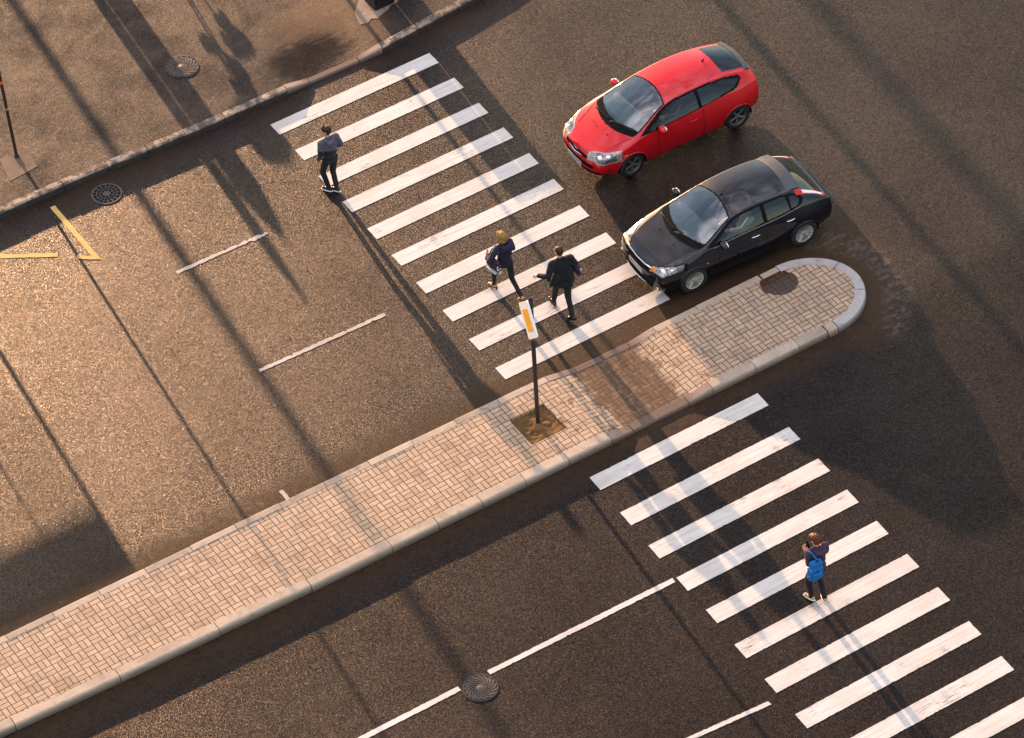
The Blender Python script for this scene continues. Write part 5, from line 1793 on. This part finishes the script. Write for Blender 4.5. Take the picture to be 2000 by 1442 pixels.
person(p4, J, dict(hair=[((-0.020, 0, 0.050), (0.106, 0.090, 0.092)), ((-0.052, 0, 0.0), (0.070, 0.085, 0.090)), ((0.05, 0.01, 0.085), (0.056, 0.068, 0.042))], hair_mat=M['hair_auburn'], hair_noise=0.012,
                   top=M['plum'], top_name='hooded_top', hem=0.85, hood_mat=M['plum'], fat=1.0,
                   hood=[((0.02, 0.11, 1.435), 0.045, (-0.085, 0.07, 1.37), 0.05), ((-0.085, 0.07, 1.37), 0.05, (-0.10, -0.08, 1.36), 0.055), ((-0.10, -0.08, 1.36), 0.055, (0.02, -0.13, 1.43), 0.045), ((-0.12, -0.03, 1.34), 0.055, (-0.13, -0.04, 1.26), 0.045)],
                   trousers=M['trouser_black'], leg=0.98, shoe=M['shoe_beige'], sole=M['shoe_white']))
mb = MB()
mb.box((0.0, 0, 0), (0.14, 0.07, 0.009), Matrix.Rotation(-0.7, 3, 'Y'))
ph = bag_root('phone', p4, (0.31, 0.02, 1.22), 'dark slab held in both hands by the youngster with the backpack', 'phone')
mb.build('phone_body', M['plastic'], ph)
b = bag_root('backpack', p4, (-0.14, 0.13, 0.80), 'bright blue backpack hanging from the left shoulder of the youngster', 'backpack')
b.scale = (0.86, 0.86, 0.9)
b.location.z += 0.06
mb = MB()
mb.box((-0.02, 0.02, 0.15), (0.17, 0.32, 0.28))
mb.box((-0.015, 0.005, 0.33), (0.15, 0.27, 0.20), Matrix.Rotation(0.1, 3, 'X'))
mb.cap((-0.01, 0.09, 0.43), 0.06, (-0.01, -0.08, 0.44), 0.06)
mb.cap((-0.02, 0.13, 0.03), 0.08, (-0.02, -0.09, 0.03), 0.08)
remeshed('pouch', mb, 0.012, M['blue_bag'], b, 9, 0.006, 9)
mb = MB()
mb.box((-0.115, 0.02, 0.11), (0.07, 0.24, 0.17))
remeshed('front_pocket', mb, 0.010, M['blue_bag'], b, 6)
mb = MB()
mb.tube([(-0.06, -0.02, 0.47), (0.0, 0.0, 0.55), (0.09, 0.05, 0.64), (0.19, 0.07, 0.62), (0.26, 0.07, 0.50)], 0.022, 6)
mb.build('shoulder_strap', M['blue_bag'], b, True)
mb = MB()
mb.ell((-0.115, 0.015, 0.245), (0.012, 0.028, 0.020))
mb.build('patch', M['black_cloth'], b, True)
mb = MB()
mb.tube([(-0.03, 0.02, 0.47), (-0.07, 0.0, 0.52), (-0.05, -0.05, 0.47)], 0.016, 6)
mb.build('grab_handle', M['black_cloth'], b, True)
mb = MB()
mb.tube([(-0.03, 0.18, 0.08), (-0.05, 0.28, 0.05)], 0.012, 6)
mb.build('loose_strap', M['black_cloth'], b, True)

# drivers
def driver(car, xm, label, shirt, hair, yaw):
    base = Matrix.Rotation(car.rotation_euler.z, 4, 'Z')
    loc = car.location + base @ Vector((xm - 2.28, 0.37, 0.0))
    r = empty('person', loc, car.rotation_euler.z, label, 'person')
    J = dict(pel=(-0.05, 0, 0.66), chest=(-0.14, 0, 0.96), neck=(-0.16, 0, 1.14), head=(-0.13, 0, 1.285), head_yaw=yaw,
             shl=(-0.14, 0.18, 1.09), shr=(-0.14, -0.18, 1.09), hipl=(0, 0.10, 0.66), hipr=(0, -0.10, 0.66), knl=(0.42, 0.13, 0.62), knr=(0.42, -0.13, 0.62),
             anl=(0.62, 0.13, 0.42), anr=(0.62, -0.13, 0.42), wrl=(0.34, 0.15, 0.97), wrr=(0.35, -0.15, 0.97), pole_arm_l=Vector((0, 0.5, -1)), pole_arm_r=Vector((0, -0.5, -1)),
             palm_l=(0.2, -0.6, -0.4), palm_r=(0.2, 0.6, -0.4))
    for q in ('pel', 'chest', 'neck', 'head', 'shl', 'shr', 'hipl', 'hipr', 'knl', 'knr', 'wrl', 'wrr'):
        J[q] = (J[q][0], J[q][1], J[q][2] - 0.09)
    person(r, J, dict(hair=SHORT, hair_mat=hair, top=shirt, top_name='shirt', hem=0.58, trousers=M['trouser_black'], shoe=M['shoe_black'], sole=M['shoe_black']))
driver(red, RED['xm'], 'driver in a dark jumper at the wheel of the red car', M['driver_dark'], M['hair_brown'], 0.2)
driver(blk, BLK['xm'], 'driver in a pale shirt at the wheel of the black car', M['driver_shirt'], M['hair_brown'], 0.1)

# ------------------------------------------------------------------ street furniture just outside the frame; its long shadows cross the scene
def lamp_post(u, v, r, h, label, arm=1.6):
    t = empty('lamp_post', W(u, v, 0.145 if v < -1 else 0), 0, label, 'lamp post', 'lamp posts beyond the frame')
    mb = MB()
    mb.tube([(0, 0, 0), (0, 0, h * 0.5), (0, 0, h)], [r, r, r * 0.8], 16)
    mb.tube([(0, 0, 0), (0, 0, 0.5)], r * 1.15, 16)
    mb.build('pole', M['steel'], t, True, auto=50)
    mb = MB()
    mb.tube([(0, 0, h - 0.05), (0, -arm * 0.5, h + 0.3), (0, -arm, h + 0.35)], 0.04, 8)
    mb.build('arm', M['steel'], t, True)
    mb = MB()
    mb.ell((0, -arm - 0.3, h + 0.35), (0.14, 0.4, 0.07))
    mb.build('lamp_head', M['grey_metal'], t, True)
k = SUN_DU
lamp_post(-1.29 + k * 23.8, -28.0, 0.13, 9.0, 'slender lamp post far behind the footway, past the top left corner')
lamp_post(11.7 + k * 16.2, -14.0, 0.125, 9.5, 'lamp post past the top right corner with a crisp shadow')
lamp_post(13.35 + k * 44, -40.0, 0.27, 13.0, 'stout mast far past the top right corner with a soft shadow')
cabinet(W(6.17, -2.36, 0.147), (0.50, 0.46, 0.98), 'black street cabinet just past the top edge behind the first one')

t = empty('advertising_column', W(1.40, -10.0, 0.144), 0, 'round advertising column past the top left edge', 'advertising column')
mb = MB()
mb.tube([(0, 0, 0), (0, 0, 1.62)], 0.25, 28)
mb.build('drum', M['grey_metal'], t, True, auto=40)
mb = MB()
mb.lathe([(0.001, 1.97), (0.12, 1.88), (0.24, 1.70), (0.27, 1.65), (0.27, 1.61), (0.001, 1.61)], 28)
mb.build('cap', M['cabinet'], t, True, auto=40)
t = empty('bollard_post', W(1.02, -10.1, 0.144), 0, 'plain round post beside the advertising column', 'post')
mb = MB()
mb.tube([(0, 0, 0), (0, 0, 2.0)], 0.12, 16)
mb.tube([(0, 0, 2.0), (0, 0, 2.28)], [0.12, 0.02], 16)
mb.build('shaft', M['post_dark'], t, True, auto=40)
t = empty('small_post', W(5.72, -9.0, 0.144), 0, 'thin grey post behind the street cabinets', 'post')
mb = MB()
mb.tube([(0, 0, 0), (0, 0, 3.0)], 0.055, 12)
mb.build('shaft', M['post_dark'], t, True, auto=40)

# bus shelter past the left edge
t = empty('bus_shelter', W(-8.0, -6.0, 0.144), 0, 'bus shelter with a flat roof and glass back past the left edge', 'bus shelter')
mb = MB()
mb.box((0.0, 0.10, 2.19), (5.1, 0.5, 0.25))
mb.build('roof', M['grey_metal'], t)
for x, r in ((2.5, 0.055), (1.3, 0.025), (0.0, 0.03), (-1.3, 0.025), (-2.5, 0.055)):
    mb = MB()
    mb.tube([(x, 0, 0), (x, 0, 2.10)], r, 12)
    mb.build('column', M['post_dark'], t, True, auto=40)
mb = MB()
mb.box((-0.1, 0.0, 1.2), (4.9, 0.012, 1.55))
mb.build('glass_back', M['lens'], t)
mb = MB()
mb.box((0, -0.3, 0.45), (2.4, 0.4, 0.05))
for x in (-1, 1):
    mb.box((x, -0.3, 0.22), (0.06, 0.3, 0.44))
mb.build('bench', M['grey_metal'], t)

# unseen blobs added off-frame to cast the shadow beside the fan cover
t = empty('shadow_caster', W(2.75, -8.0, 0.144), 0, 'unseen clump of blobs added past the top edge to cast a shadow', 'shadow_caster')
tan = math.tan(SUN_EL)
M['caster_green'] = simple('dull_green', (0.05, 0.06, 0.022), 0.7, 0, 0.3, 0.4, 20)
for i, (u, v, ru, rz) in enumerate(((2.40, -3.36, 0.14, 0.045), (2.32, -2.55, 0.27, 0.06), (1.78, -2.83, 0.17, 0.035), (1.85, -1.75, 0.15, 0.075), (1.62, -1.0, 0.22, 0.07), (1.35, -0.25, 0.38, 0.06))):
    c_ = W(u + k * (v + 8.0) - 2.75, 0, (v + 8.0) * tan)
    mb = MB()
    mb.ell((c_.x, 0, c_.z), (ru, ru, rz + 0.02), None, 24, 14)
    o = remeshed('shadow_blob', mb, 0.02, M['caster_green'], t, 1, 0.05, 9)
mb = MB()
for u, v in ((2.32, -2.55), (1.62, -1.0), (1.35, -0.25)):
    mb.tube([(0.0, 0, 0), ((u + k * (v + 8.0) - 2.75) * 0.5, 0, (v + 8) * tan * 0.6), (u + k * (v + 8.0) - 2.75, 0, (v + 8) * tan)], [0.025, 0.02, 0.012], 7)
mb.build('caster_stalk', M['caster_green'], t, True)
